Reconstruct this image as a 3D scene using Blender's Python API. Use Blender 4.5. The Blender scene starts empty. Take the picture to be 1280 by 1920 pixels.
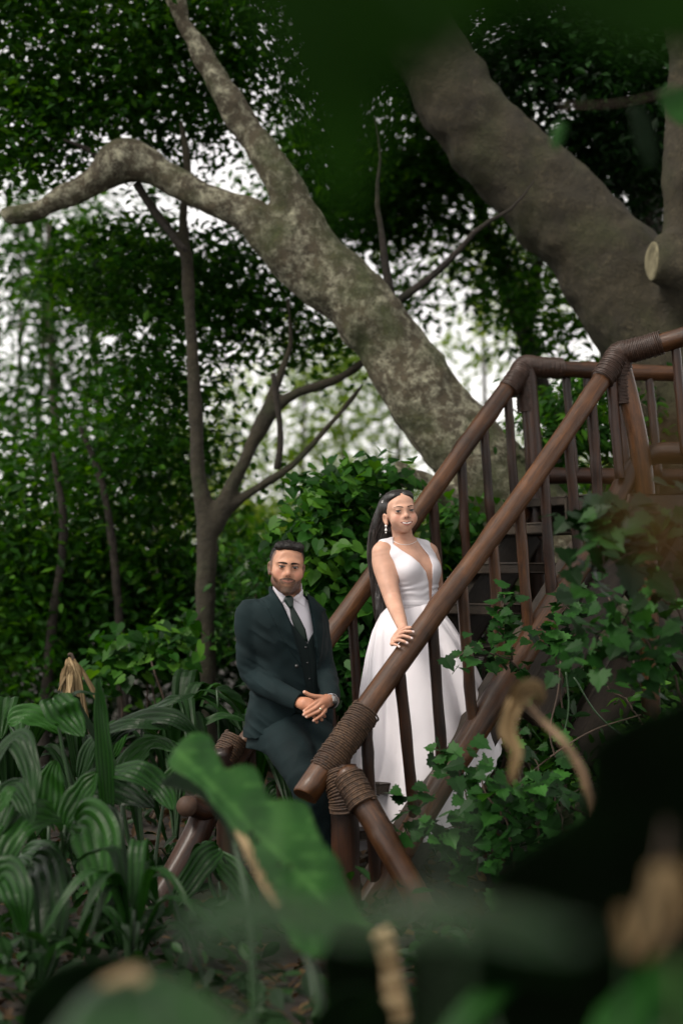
import bpy, bmesh, math, random
import numpy as np
from mathutils import Vector, Matrix
from mathutils.geometry import delaunay_2d_cdt

# ---------------------------------------------------------------- camera
C = bpy.context.scene.collection
sc = bpy.context.scene
F = 1920 * 55 / 36.0
CAM = np.array([0.0, 0.0, 1.3])
PITCH = math.atan(120 / F)
cam = bpy.data.cameras.new("camera")
cam_o = bpy.data.objects.new("camera", cam); C.objects.link(cam_o)
cam.sensor_fit = 'VERTICAL'; cam.sensor_height = 36; cam.sensor_width = 24; cam.lens = 55
cam.clip_start = 0.05; cam.clip_end = 2000
cam_o.location = CAM; cam_o.rotation_euler = (math.pi / 2 + PITCH, 0, 0)
cam.dof.use_dof = True; cam.dof.focus_distance = 6.75; cam.dof.aperture_fstop = 1.3
sc.camera = cam_o
# ---------------------------------------------------------------- world, sun, exposure
SUN_EL, SUN_AZ = math.radians(50), math.radians(238)
w = bpy.data.worlds.new("World"); sc.world = w; w.use_nodes = True
nt = w.node_tree; nt.nodes.clear()
sky = nt.nodes.new('ShaderNodeTexSky'); sky.sky_type = 'NISHITA'; sky.sun_disc = False
sky.sun_elevation = SUN_EL; sky.sun_rotation = SUN_AZ; sky.air_density = 1.0; sky.dust_density = 1.0
hs = nt.nodes.new('ShaderNodeHueSaturation'); hs.inputs['Saturation'].default_value = 0.06; hs.inputs['Value'].default_value = 1.0
bg = nt.nodes.new('ShaderNodeBackground'); bg.inputs['Strength'].default_value = 0.15
wo = nt.nodes.new('ShaderNodeOutputWorld')
nt.links.new(sky.outputs[0], hs.inputs['Color']); tint = nt.nodes.new('ShaderNodeMix'); tint.data_type = 'RGBA'; tint.blend_type = 'MULTIPLY'; tint.inputs[0].default_value = 1; tint.inputs[7].default_value = (1, .96, .925, 1)
nt.links.new(hs.outputs[0], tint.inputs[6]); nt.links.new(tint.outputs[2], bg.inputs[0]); nt.links.new(bg.outputs[0], wo.inputs[0])
sun = bpy.data.lights.new("sun", 'SUN'); sun.energy = 1.4; sun.angle = math.radians(20); sun.color = (1, .91, .80)
sun_o = bpy.data.objects.new("sun", sun); C.objects.link(sun_o)
# the bright part of the overcast sky is high and to the left
sd = Vector((math.sin(SUN_AZ) * math.cos(SUN_EL), math.cos(SUN_AZ) * math.cos(SUN_EL), math.sin(SUN_EL)))
sun_o.rotation_euler = sd.to_track_quat('Z', 'Y').to_euler()
sc.view_settings.view_transform = 'Standard'; sc.view_settings.look = 'None'
sc.view_settings.exposure = 1.0; sc.view_settings.gamma = 1
sc.cycles.use_denoising = True
sc.cycles.max_bounces = 6; sc.cycles.diffuse_bounces = 3; sc.cycles.transmission_bounces = 4; sc.cycles.transparent_max_bounces = 4
sc.cycles.sample_clamp_indirect = 4
# ---------------------------------------------------------------- helpers: picture <-> space
SP, CP = math.sin(PITCH), math.cos(PITCH)
def P(u, v, Y):
    """point of the world at depth Y seen at photo position (u, v)"""
    dx = (u - 640) / F; dz = (960 - v) / F
    y = CP - dz * SP; z = SP + dz * CP
    t = Y / y
    return np.array([dx * t, Y, CAM[2] + z * t])
def pix(X, Y, Z):
    Zr = Z - CAM[2]
    f = Y * CP + Zr * SP; up = -Y * SP + Zr * CP
    return 640 + F * X / f, 960 - F * up / f
def nrm(a):
    a = np.asarray(a, float); return a / (np.linalg.norm(a, axis=-1, keepdims=True) + 1e-12)
RNG = np.random.default_rng(7)
# ---------------------------------------------------------------- helpers: meshes
def me_arrays(name, V, quads=None, tris=None, attrs=None, smooth=True):
    V = np.asarray(V, np.float32)
    me = bpy.data.meshes.new(name); me.vertices.add(len(V)); me.vertices.foreach_set('co', V.ravel())
    q = np.zeros((0, 4), np.int32) if quads is None or len(quads) == 0 else np.asarray(quads, np.int32)
    t = np.zeros((0, 3), np.int32) if tris is None or len(tris) == 0 else np.asarray(tris, np.int32)
    nl = q.size + t.size
    me.loops.add(nl); me.loops.foreach_set('vertex_index', np.concatenate([q.ravel(), t.ravel()]))
    me.polygons.add(len(q) + len(t))
    me.polygons.foreach_set('loop_start', np.concatenate([np.arange(len(q)) * 4, q.size + np.arange(len(t)) * 3]).astype(np.int32))
    me.polygons.foreach_set('use_smooth', np.full(len(q) + len(t), smooth))
    if attrs:
        for k, a in attrs.items():
            a = np.asarray(a, np.float32)
            if a.ndim == 1:
                at = me.attributes.new(k, 'FLOAT', 'POINT'); at.data.foreach_set('value', a)
            else:
                at = me.attributes.new(k, 'FLOAT_COLOR', 'POINT')
                if a.shape[1] == 3: a = np.concatenate([a, np.ones((len(a), 1), np.float32)], 1)
                at.data.foreach_set('color', a.ravel())
    me.update(calc_edges=True); me.validate(); return me
def obj(name, V, quads=None, tris=None, mat=None, parent=None, attrs=None, smooth=True):
    V = np.asarray(V, float)
    base = np.array(parent_loc(parent)) if parent is not None else np.zeros(3)
    me = me_arrays(name, V - base, quads, tris, attrs, smooth)
    if mat: me.materials.append(mat)
    o = bpy.data.objects.new(name, me); C.objects.link(o)
    if parent is not None: o.parent = parent
    return o
def parent_loc(p):
    l = Vector((0, 0, 0))
    while p is not None: l = l + p.location; p = p.parent
    return l
def tag(o, label=None, cat=None, group=None, kind=None):
    if label: o['label'] = label
    if cat: o['category'] = cat
    if group: o['group'] = group
    if kind: o['kind'] = kind
    return o
def thing(name, loc, label, cat, group=None):
    o = bpy.data.objects.new(name, None); C.objects.link(o); o.location = Vector([float(a) for a in loc]); o.empty_display_size = .1
    return tag(o, label, cat, group)
class MB:
    """collects arrays into one mesh"""
    def __init__(s): s.V = []; s.Q = []; s.T = []; s.A = []; s.n = 0
    def add(s, V, Q=None, T=None, a=None):
        V = np.asarray(V, float)
        if Q is not None and len(Q): s.Q.append(np.asarray(Q) + s.n)
        if T is not None and len(T): s.T.append(np.asarray(T) + s.n)
        s.V.append(V); s.A.append(np.full(len(V), .5) if a is None else np.broadcast_to(a, (len(V),))); s.n += len(V)
    def build(s, name, mat=None, parent=None, smooth=True):
        return obj(name, np.concatenate(s.V), np.concatenate(s.Q) if s.Q else None, np.concatenate(s.T) if s.T else None,
                   mat, parent, {'rnd': np.concatenate(s.A)}, smooth)
def spline(pts, n):
    """Catmull-Rom resample of rows (any number of columns)"""
    p = np.asarray(pts, float)
    if len(p) == 2: return p[0] + (p[1] - p[0]) * np.linspace(0, 1, n)[:, None]
    p = np.vstack([2 * p[0] - p[1], p, 2 * p[-1] - p[-2]])
    m = len(p) - 3; t = np.linspace(0, m - 1e-9, n); i = t.astype(int); f = (t - i)[:, None]
    a, b, c, d = p[i], p[i + 1], p[i + 2], p[i + 3]
    return .5 * (2 * b + (c - a) * f + (2 * a - 5 * b + 4 * c - d) * f * f + (3 * b - a - 3 * c + d) * f ** 3)
def frames(pts):
    pts = np.asarray(pts, float)
    T = nrm(np.gradient(pts, axis=0)); N = np.zeros_like(T)
    r = np.array([0, 0, 1.]) if abs(T[0][2]) < .9 else np.array([0, 1., 0])
    n = nrm(r - T[0] * r.dot(T[0]))
    for i in range(len(T)):
        n = nrm(n - T[i] * n.dot(T[i])); N[i] = n
    return T, N, np.cross(T, N)
def tube(pts, rad, sides=10, caps=True, sq=1.0, wob=0, seed=0):
    pts = np.asarray(pts, float); n = len(pts); rad = np.broadcast_to(np.asarray(rad, float), (n,))
    T, N, B = frames(pts); a = np.arange(sides) * 2 * np.pi / sides
    rr = rad[:, None] * np.ones(sides)
    if wob:
        g = np.random.default_rng(seed); ph = g.uniform(0, 6.28, 6); s = np.linspace(0, 1, n)[:, None]
        rr = rr * (1 + wob * (np.sin(2 * a + 7 * s + ph[0]) * .5 + np.sin(3 * a - 11 * s + ph[1]) * .35 + np.sin(a + 17 * s + ph[2]) * .4 + np.sin(23 * s + ph[3]) * .35))
    V = pts[:, None] + rr[..., None] * (np.cos(a)[None, :, None] * N[:, None] + sq * np.sin(a)[None, :, None] * B[:, None])
    V = V.reshape(-1, 3); i = np.arange(n - 1)[:, None] * sides; j = np.arange(sides)[None]; k = (j + 1) % sides
    Q = np.stack([i + j, i + k, i + sides + k, i + sides + j], -1).reshape(-1, 4)
    Tt = None
    if caps:
        V = np.vstack([V, pts[0], pts[-1]]); c0, c1 = n * sides, n * sides + 1; j = np.arange(sides); k = (j + 1) % sides
        Tt = np.vstack([np.stack([k, j, np.full(sides, c0)], 1), np.stack([(n - 1) * sides + j, (n - 1) * sides + k, np.full(sides, c1)], 1)])
    return V, Q, Tt
def boxm(c, ax, ay, az, bev=0.006):
    """box from centre and three half-axis vectors, with chamfered edges"""
    bm = bmesh.new(); bmesh.ops.create_cube(bm, size=2)
    M = Matrix((ax, ay, az)).transposed().to_4x4(); M.translation = Vector(c)
    for v in bm.verts: v.co = M @ v.co
    if bev: bmesh.ops.bevel(bm, geom=bm.edges[:], offset=bev, segments=1, affect='EDGES')
    bm.verts.index_update(); V = [v.co[:] for v in bm.verts]
    T = []
    bmesh.ops.triangulate(bm, faces=bm.faces[:])
    T = [[v.index for v in f.verts] for f in bm.faces]; bm.free()
    return np.array(V), None, np.array(T)
# ---------------------------------------------------------------- helpers: noise
def _h(i, j, k, s):
    n = (i * 374761393 + j * 668265263 + k * 1442695041 + s * 974634777).astype(np.int64)
    n = (n ^ (n >> 13)) * 1274126177; n = n ^ (n >> 16)
    return (n & 0xffff).astype(np.float32) / 65535.0
def vnoise(X, Y, Z, f=1.0, seed=0):
    X, Y, Z = np.broadcast_arrays(np.asarray(X) * f, np.asarray(Y) * f, np.asarray(Z) * f)
    i, j, k = np.floor(X).astype(np.int64), np.floor(Y).astype(np.int64), np.floor(Z).astype(np.int64)
    x, y, z = X - i, Y - j, Z - k; x = x * x * (3 - 2 * x); y = y * y * (3 - 2 * y); z = z * z * (3 - 2 * z)
    r = 0
    for a in (0, 1):
        for b in (0, 1):
            for c in (0, 1):
                r = r + _h(i + a, j + b, k + c, seed) * (x if a else 1 - x) * (y if b else 1 - y) * (z if c else 1 - z)
    return r * 2 - 1
# ---------------------------------------------------------------- helpers: distance fields -> skin
def smin(a, b, k):
    if k <= 0: return np.minimum(a, b)
    h = np.clip(.5 + .5 * (b - a) / k, 0, 1); return b * (1 - h) + a * h - k * h * (1 - h)
def smax(a, b, k): return -smin(-a, -b, k)
class Field:
    def __init__(s, lo, hi, h):
        s.lo = np.array(lo, float); s.h = h
        s.n = np.ceil((np.array(hi, float) - s.lo) / h).astype(int) + 1
        s.f = np.full(s.n, .5, np.float32)
        s.ax = [s.lo[i] + h * np.arange(s.n[i]) for i in range(3)]
    def box(s, lo, hi):
        a = np.clip(np.floor((np.array(lo) - s.lo) / s.h).astype(int), 0, s.n); b = np.clip(np.ceil((np.array(hi) - s.lo) / s.h).astype(int) + 1, 0, s.n)
        sl = tuple(slice(a[i], b[i]) for i in range(3))
        X = s.ax[0][sl[0]][:, None, None]; Y = s.ax[1][sl[1]][None, :, None]; Z = s.ax[2][sl[2]][None, None, :]
        return sl, X, Y, Z
    def op(s, fn, lo, hi, k=0, mode='add'):
        sl, X, Y, Z = s.box(lo, hi)
        if 0 in s.f[sl].shape: return
        d = fn(X, Y, Z).astype(np.float32)
        if mode == 'add': s.f[sl] = smin(s.f[sl], d, k)
        elif mode == 'sub': s.f[sl] = smax(s.f[sl], -d, k)
        elif mode == 'disp': s.f[sl] = s.f[sl] + d
        else: s.f[sl] = smax(s.f[sl], d, k)
    def cap(s, a, b, ra, rb, k=0, mode='add'):
        a = np.asarray(a, float); b = np.asarray(b, float); ab = b - a; L = ab.dot(ab) + 1e-12; m = max(ra, rb) + k + 2 * s.h
        def fn(X, Y, Z):
            t = np.clip(((X - a[0]) * ab[0] + (Y - a[1]) * ab[1] + (Z - a[2]) * ab[2]) / L, 0, 1)
            return np.sqrt((X - a[0] - t * ab[0]) ** 2 + (Y - a[1] - t * ab[1]) ** 2 + (Z - a[2] - t * ab[2]) ** 2) - (ra + (rb - ra) * t)
        s.op(fn, np.minimum(a, b) - m, np.maximum(a, b) + m, k, mode)
    def chain(s, pts, rad, k=0, n=None, mode='add'):
        """tapering limb through pts; unioned as ONE primitive"""
        R = np.column_stack([pts, rad]); 
        if n: R = spline(R, n)
        p = R[:, :3]; r = R[:, 3]; m = r.max() + k + 2 * s.h
        def fn(X, Y, Z):
            d = None
            for i in range(len(p) - 1):
                a = p[i]; ab = p[i + 1] - a; L = ab.dot(ab) + 1e-12
                t = np.clip(((X - a[0]) * ab[0] + (Y - a[1]) * ab[1] + (Z - a[2]) * ab[2]) / L, 0, 1)
                e = np.sqrt((X - a[0] - t * ab[0]) ** 2 + (Y - a[1] - t * ab[1]) ** 2 + (Z - a[2] - t * ab[2]) ** 2) - (r[i] + (r[i + 1] - r[i]) * t)
                d = e if d is None else np.minimum(d, e)
            return d
        s.op(fn, p.min(0) - m, p.max(0) + m, k, mode)
    def ell(s, c, r, k=0, R=None, mode='add'):
        c = np.asarray(c, float); r = np.asarray(r, float); m = r.max() + k + 2 * s.h
        Rm = np.eye(3) if R is None else np.asarray(R)  # columns: local axes in world
        def fn(X, Y, Z):
            x, y, z = X - c[0], Y - c[1], Z - c[2]
            a = (x * Rm[0, 0] + y * Rm[1, 0] + z * Rm[2, 0]) / r[0]; b = (x * Rm[0, 1] + y * Rm[1, 1] + z * Rm[2, 1]) / r[1]; e = (x * Rm[0, 2] + y * Rm[1, 2] + z * Rm[2, 2]) / r[2]
            k0 = np.sqrt(a * a + b * b + e * e); k1 = np.sqrt((a / r[0]) ** 2 + (b / r[1]) ** 2 + (e / r[2]) ** 2) + 1e-9
            return k0 * (k0 - 1) / k1
        s.op(fn, c - m, c + m, k, mode)
    def mesh(s):
        f = s.f; f[0] = f[-1] = .5; f[:, 0] = f[:, -1] = .5; f[:, :, 0] = f[:, :, -1] = .5
        g = f < 0; cnt = np.zeros(np.array(f.shape) - 1, np.int8)
        for a in (0, 1):
            for b in (0, 1):
                for c in (0, 1): cnt += g[a:a + cnt.shape[0], b:b + cnt.shape[1], c:c + cnt.shape[2]]
        act = (cnt > 0) & (cnt < 8); I = np.argwhere(act); idx = np.full(cnt.shape, -1, np.int32); idx[act] = np.arange(len(I))
        acc = np.zeros((len(I), 3)); nn = np.zeros(len(I))
        cs = [np.array(x) for x in ((0, 0, 0), (1, 0, 0), (0, 1, 0), (1, 1, 0), (0, 0, 1), (1, 0, 1), (0, 1, 1), (1, 1, 1))]
        val = [f[I[:, 0] + c[0], I[:, 1] + c[1], I[:, 2] + c[2]].astype(float) for c in cs]
        for x, y in ((0, 1), (2, 3), (4, 5), (6, 7), (0, 2), (1, 3), (4, 6), (5, 7), (0, 4), (1, 5), (2, 6), (3, 7)):
            va, vb = val[x], val[y]; m = (va < 0) != (vb < 0); t = np.where(m, va / np.where(m, va - vb, 1), 0)
            acc += (cs[x] + t[:, None] * (cs[y] - cs[x])) * m[:, None]; nn += m
        V = s.lo + s.h * (I + acc / nn[:, None]); Q = []
        for ax in range(3):
            g1 = np.moveaxis(g, ax, 0); e = g1[:-1] != g1[1:]; e[:, 0] = e[:, -1] = False; e[:, :, 0] = e[:, :, -1] = False
            J = np.argwhere(e); fl = g1[J[:, 0], J[:, 1], J[:, 2]]; id1 = np.moveaxis(idx, ax, 0)
            q = np.stack([id1[J[:, 0], J[:, 1] - 1, J[:, 2] - 1], id1[J[:, 0], J[:, 1], J[:, 2] - 1], id1[J[:, 0], J[:, 1], J[:, 2]], id1[J[:, 0], J[:, 1] - 1, J[:, 2]]], 1)
            if ax == 1: fl = ~fl
            Q.append(np.where(fl[:, None], q, q[:, ::-1]))
        Q = np.concatenate(Q)
        for _ in range(1):  # light smoothing
            S = np.zeros_like(V); n = np.zeros(len(V))
            for a, b in ((0, 1), (1, 2), (2, 3), (3, 0)):
                np.add.at(S, Q[:, a], V[Q[:, b]]); np.add.at(n, Q[:, a], 1)
            V = V * .5 + .5 * S / np.maximum(n, 1)[:, None]
        return V, Q
def poly2(u, v, pts):
    """signed distance (in pixels) to a polygon, for arrays"""
    u, v = np.broadcast_arrays(u, v); d = np.full(u.shape, 1e9); s = np.ones(u.shape); n = len(pts)
    for i in range(n):
        a = pts[i]; b = pts[i - 1]; ex, ey = b[0] - a[0], b[1] - a[1]; wx, wy = u - a[0], v - a[1]
        t = np.clip((wx * ex + wy * ey) / (ex * ex + ey * ey + 1e-9), 0, 1); d = np.minimum(d, (wx - t * ex) ** 2 + (wy - t * ey) ** 2)
        c1 = v >= a[1]; c2 = v < b[1]; c3 = ex * wy > ey * wx
        s = np.where((c1 & c2 & c3) | (~c1 & ~c2 & ~c3), -s, s)
    return s * np.sqrt(d)
def prism(pts, Yref):
    """distance in metres to the polygon seen in the photo, swept along the line of sight"""
    def fn(X, Y, Z):
        u, v = pix(X, Y, Z); return poly2(u, v, pts) * (Yref / F)
    return fn
# ---------------------------------------------------------------- helpers: materials
def newmat(name):
    m = bpy.data.materials.new(name); m.use_nodes = True; t = m.node_tree; b = t.nodes['Principled BSDF']; return m, t, b
def N_(t, kind, **kw):
    n = t.nodes.new(kind)
    for k, v in kw.items():
        if k in n.inputs: n.inputs[k].default_value = v
        else: setattr(n, k, v)
    return n
def ramp(t, fac, stops):
    r = t.nodes.new('ShaderNodeValToRGB'); e = r.color_ramp.elements
    while len(e) < len(stops): e.new(.5)
    for i, (p, c) in enumerate(stops): e[i].position = p; e[i].color = (*c, 1)
    t.links.new(fac, r.inputs[0]); return r.outputs[0]
def leafmat(name, stops, rough=.5, trans=.35, tcol=None, spec=.18, veins=False):
    m, t, b = newmat(name)
    at = N_(t, 'ShaderNodeAttribute', attribute_name='rnd')
    col = ramp(t, at.outputs['Fac'], stops)
    tc = N_(t, 'ShaderNodeTexCoord'); nz = N_(t, 'ShaderNodeTexNoise', Scale=9.0, Detail=3.0)
    t.links.new(tc.outputs['Object'], nz.inputs['Vector'])
    mx = N_(t, 'ShaderNodeMix', data_type='RGBA', blend_type='MULTIPLY'); mx.inputs[0].default_value = .6
    t.links.new(col, mx.inputs[6]); t.links.new(ramp(t, nz.outputs[0], [(.3, (.55, .6, .5)), (.7, (1.3, 1.25, 1.1))]), mx.inputs[7])
    t.links.new(mx.outputs[2], b.inputs['Base Color']); b.inputs['Roughness'].default_value = rough; b.inputs['Specular IOR Level'].default_value = spec
    tr = N_(t, 'ShaderNodeBsdfTranslucent'); hs = N_(t, 'ShaderNodeHueSaturation', Hue=.485, Saturation=1.1, Value=1.6)
    t.links.new(mx.outputs[2], hs.inputs['Color']); t.links.new(hs.outputs[0], tr.inputs[0])
    ms = N_(t, 'ShaderNodeMixShader'); ms.inputs[0].default_value = trans
    t.links.new(b.outputs[0], ms.inputs[1]); t.links.new(tr.outputs[0], ms.inputs[2])
    t.links.new(ms.outputs[0], t.nodes['Material Output'].inputs[0])
    return m
def barkmat(name, base, light, moss, lich=.5, mossy=.5, sc_=1.0):
    m, t, b = newmat(name); tc = N_(t, 'ShaderNodeTexCoord')
    n1 = N_(t, 'ShaderNodeTexNoise', Scale=3.0 * sc_, Detail=8.0, Roughness=.65); n2 = N_(t, 'ShaderNodeTexNoise', Scale=11.0 * sc_, Detail=9.0, Roughness=.72, Distortion=.15)
    n3 = N_(t, 'ShaderNodeTexNoise', Scale=2.2 * sc_, Detail=5.0); n4 = N_(t, 'ShaderNodeTexNoise', Scale=55.0 * sc_, Detail=6.0, Roughness=.7)
    vo = N_(t, 'ShaderNodeTexVoronoi', Scale=13.0 * sc_, feature='SMOOTH_F1')
    for n in (n1, n2, n3, n4, vo): t.links.new(tc.outputs['Object'], n.inputs['Vector'])
    c0 = ramp(t, n1.outputs[0], [(.3, tuple(x * .55 for x in base)), (.7, tuple(x * 1.35 for x in base))])
    f = ramp(t, n2.outputs[0], [(.6 - .16 * lich, (0, 0, 0)), (.76 - .14 * lich, (1, 1, 1))])
    m1 = N_(t, 'ShaderNodeMix', data_type='RGBA'); t.links.new(f, m1.inputs[0]); t.links.new(c0, m1.inputs[6]); m1.inputs[7].default_value = (*light, 1)
    f2 = ramp(t, n3.outputs[0], [(.58 - .14 * mossy, (0, 0, 0)), (.74 - .1 * mossy, (.85, .85, .85))])
    m2 = N_(t, 'ShaderNodeMix', data_type='RGBA'); t.links.new(f2, m2.inputs[0]); t.links.new(m1.outputs[2], m2.inputs[6]); m2.inputs[7].default_value = (*moss, 1)
    m3 = N_(t, 'ShaderNodeMix', data_type='RGBA', blend_type='MULTIPLY'); m3.inputs[0].default_value = .8
    t.links.new(m2.outputs[2], m3.inputs[6]); t.links.new(ramp(t, n4.outputs[0], [(.3, (.45, .45, .45)), (.65, (1.4, 1.4, 1.4))]), m3.inputs[7])
    t.links.new(m3.outputs[2], b.inputs['Base Color']); b.inputs['Roughness'].default_value = .9
    ad = N_(t, 'ShaderNodeMath', operation='ADD'); t.links.new(n4.outputs[0], ad.inputs[0]); t.links.new(vo.outputs['Distance'], ad.inputs[1])
    ad2 = N_(t, 'ShaderNodeMath', operation='ADD'); t.links.new(ad.outputs[0], ad2.inputs[0]); t.links.new(f, ad2.inputs[1])
    bp = N_(t, 'ShaderNodeBump', Strength=.75, Distance=.02); t.links.new(ad2.outputs[0], bp.inputs['Height']); t.links.new(bp.outputs[0], b.inputs['Normal'])
    return m
def plain(name, col, rough=.6, spec=.5, noise=None, metal=0, bump=None, sheen=0):
    m, t, b = newmat(name); b.inputs['Roughness'].default_value = rough; b.inputs['Specular IOR Level'].default_value = spec; b.inputs['Metallic'].default_value = metal
    b.inputs['Sheen Weight'].default_value = sheen
    if noise:
        tc = N_(t, 'ShaderNodeTexCoord'); n = N_(t, 'ShaderNodeTexNoise', Scale=noise, Detail=5.0); t.links.new(tc.outputs['Object'], n.inputs['Vector'])
        t.links.new(ramp(t, n.outputs[0], [(.3, tuple(c * .7 for c in col)), (.7, tuple(min(1, c * 1.3) for c in col))]), b.inputs['Base Color'])
    else: b.inputs['Base Color'].default_value = (*col, 1)
    if bump:
        tc = N_(t, 'ShaderNodeTexCoord'); n = N_(t, 'ShaderNodeTexNoise', Scale=bump[0], Detail=4.0); t.links.new(tc.outputs['Object'], n.inputs['Vector'])
        bp = N_(t, 'ShaderNodeBump', Strength=bump[1], Distance=bump[2]); t.links.new(n.outputs[0], bp.inputs['Height']); t.links.new(bp.outputs[0], b.inputs['Normal'])
    return m
def attrmat(name, rough=.5, sss=.0, spec=.4, bump=None, sheen=0):
    m, t, b = newmat(name); at = N_(t, 'ShaderNodeAttribute', attribute_name='col'); t.links.new(at.outputs['Color'], b.inputs['Base Color'])
    b.inputs['Roughness'].default_value = rough; b.inputs['Specular IOR Level'].default_value = spec; b.inputs['Sheen Weight'].default_value = sheen
    if sss: b.inputs['Subsurface Weight'].default_value = sss; b.inputs['Subsurface Radius'].default_value = (.012, .005, .003); b.inputs['Subsurface Scale'].default_value = 1
    if bump:
        tc = N_(t, 'ShaderNodeTexCoord'); n = N_(t, 'ShaderNodeTexNoise', Scale=bump[0], Detail=4.0); t.links.new(tc.outputs['Object'], n.inputs['Vector'])
        bp = N_(t, 'ShaderNodeBump', Strength=bump[1], Distance=bump[2]); t.links.new(n.outputs[0], bp.inputs['Height']); t.links.new(bp.outputs[0], b.inputs['Normal'])
    return m
# leaf greens (linear base colours)
G1 = leafmat('leaf_canopy', [(0, (.005, .022, .003)), (.55, (.016, .066, .006)), (1, (.055, .15, .012))], trans=.42, spec=.1)
G2 = leafmat('leaf_shrub', [(0, (.004, .022, .003)), (.5, (.015, .068, .007)), (1, (.070, .18, .020))], rough=.45, trans=.38, spec=.15)
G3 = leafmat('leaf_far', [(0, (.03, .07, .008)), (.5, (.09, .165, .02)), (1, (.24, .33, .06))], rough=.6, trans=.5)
G4 = leafmat('leaf_vine', [(0, (.003, .016, .003)), (.5, (.009, .046, .006)), (1, (.030, .115, .016))], rough=.5, trans=.25)
G5 = leafmat('leaf_palm_grass', [(0, (.0015, .008, .0015)), (.5, (.0045, .026, .003)), (1, (.019, .078, .010))], rough=.42, trans=.2)
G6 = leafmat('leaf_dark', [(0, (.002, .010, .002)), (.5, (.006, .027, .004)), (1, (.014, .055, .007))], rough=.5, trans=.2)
# ---------------------------------------------------------------- helpers: leaves
def leaf_shape(kind):
    if kind == 'small':   # 4 vertices, folded on the midrib
        return np.array([(0, 0, 0), (.45, .26, .06), (1, 0, -.04), (.45, -.26, .06)]), None, np.array([(0, 2, 1), (0, 3, 2)])
    if kind == 'oval':
        V = [(0, 0, 0), (.25, .2, .05), (.6, .22, .04), (1, 0, -.1), (.6, -.22, .04), (.25, -.2, .05), (.5, 0, 0)]
        return np.array(V), None, np.array([(0, 6, 1), (1, 6, 2), (2, 6, 3), (3, 6, 4), (4, 6, 5), (5, 6, 0)])
    if kind == 'heart':
        V = [(0.05, 0, 0), (-.1, .2, .03), (.02, .38, .05), (.3, .42, .04), (.6, .27, .0), (1, 0, -.14)]
        V = V + [(x, -y, z) for x, y, z in V[1:5]] + [(.35, 0, -.03), (.7, 0, -.06)]
        T = [(0, 10, 1), (1, 10, 2), (2, 10, 3), (3, 10, 11), (3, 11, 4), (4, 11, 5), (0, 6, 10), (6, 7, 10), (7, 8, 10), (8, 11, 10), (8, 9, 11), (9, 5, 11)]
        return np.array(V), None, np.array(T)
    if kind == 'lobed':   # maple-like vine leaf
        o = [(0, .0), (-.12, .16), (-.02, .26), (-.05, .5), (.12, .43), (.22, .56), (.34, .36), (.48, .40), (.66, .26), (.7, .16), (1, 0)]
        V = [(x, y, .10 * abs(y) - .12 * x * x) for x, y in o] + [(x, -y, .10 * abs(y) - .12 * x * x) for x, y in o[1:-1]] + [(.3, 0, -.02)]
        n = len(o); m = n - 2; c = len(V) - 1
        T = [(i, c, i + 1) for i in range(n - 1)]; R = [0] + list(range(n, n + m)) + [n - 1]; T += [(R[i + 1], c, R[i]) for i in range(len(R) - 1)]
        return np.array(V), None, np.array(T)
def leaves(cen, size, kind='small', tilt=.6, droop=.35, seed=1, rnd=None, face=None):
    """arrays for many leaves: position, length; each turned about at random, mostly face-up with drooping tips"""
    g = np.random.default_rng(seed); n = len(cen); Vt, Qt, Tt = leaf_shape(kind)
    az = g.uniform(0, 2 * np.pi, n); dr = g.normal(droop, .35, n)
    X = np.stack([np.cos(az) * np.cos(dr), np.sin(az) * np.cos(dr), -np.sin(dr)], 1)
    up = np.stack([g.normal(0, tilt, n), g.normal(0, tilt, n), np.ones(n)], 1)
    if face is not None: up = up * .6 + np.asarray(face)
    Z = nrm(up - X * (up * X).sum(1, keepdims=True)); Y = np.cross(Z, X)
    s = np.broadcast_to(size, (n,)) * g.uniform(.65, 1.25, n)
    V = cen[:, None] + s[:, None, None] * (Vt[None, :, :1] * X[:, None] + Vt[None, :, 1:2] * Y[:, None] + Vt[None, :, 2:] * Z[:, None])
    off = (np.arange(n) * len(Vt))[:, None, None]
    r = g.beta(1.6, 2.2, n) if rnd is None else np.clip(rnd + g.normal(0, .12, n), 0, 1)
    return V.reshape(-1, 3), None, (Tt[None] + off).reshape(-1, 3), np.repeat(r, len(Vt))
def clumps(ells, ncl, per, spread, seed=1, shell=.25, flat=.6):
    """leaf centres in clumps through the volume of several ellipsoids (centre, radii, weight)"""
    g = np.random.default_rng(seed); w = np.array([e[2] if len(e) > 2 else np.prod(e[1]) for e in ells], float); w /= w.sum()
    k = g.choice(len(ells), ncl, p=w); d = nrm(g.normal(size=(ncl, 3))); r = g.uniform(shell, 1, ncl) ** (1 / 2.2)
    cc = np.array([ells[i][0] for i in k]) + d * r[:, None] * np.array([ells[i][1] for i in k])
    n = np.maximum(3, g.poisson(per, ncl)); j = np.repeat(np.arange(ncl), n)
    off = g.normal(size=(len(j), 3)) * spread * g.uniform(.6, 1.4, ncl)[j][:, None]; off[:, 2] *= flat
    tone = g.beta(1.8, 2.2, ncl)[j]
    return cc[j] + off, tone, cc
def leafobj(name, cen, size, mat, parent, kind='small', rnd=None, seed=1, tilt=.6, droop=.35, face=None):
    V, Q, T, r = leaves(cen, size, kind, tilt, droop, seed, rnd, face)
    return obj(name, V, Q, T, mat, parent, {'rnd': r}, smooth=False)
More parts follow.
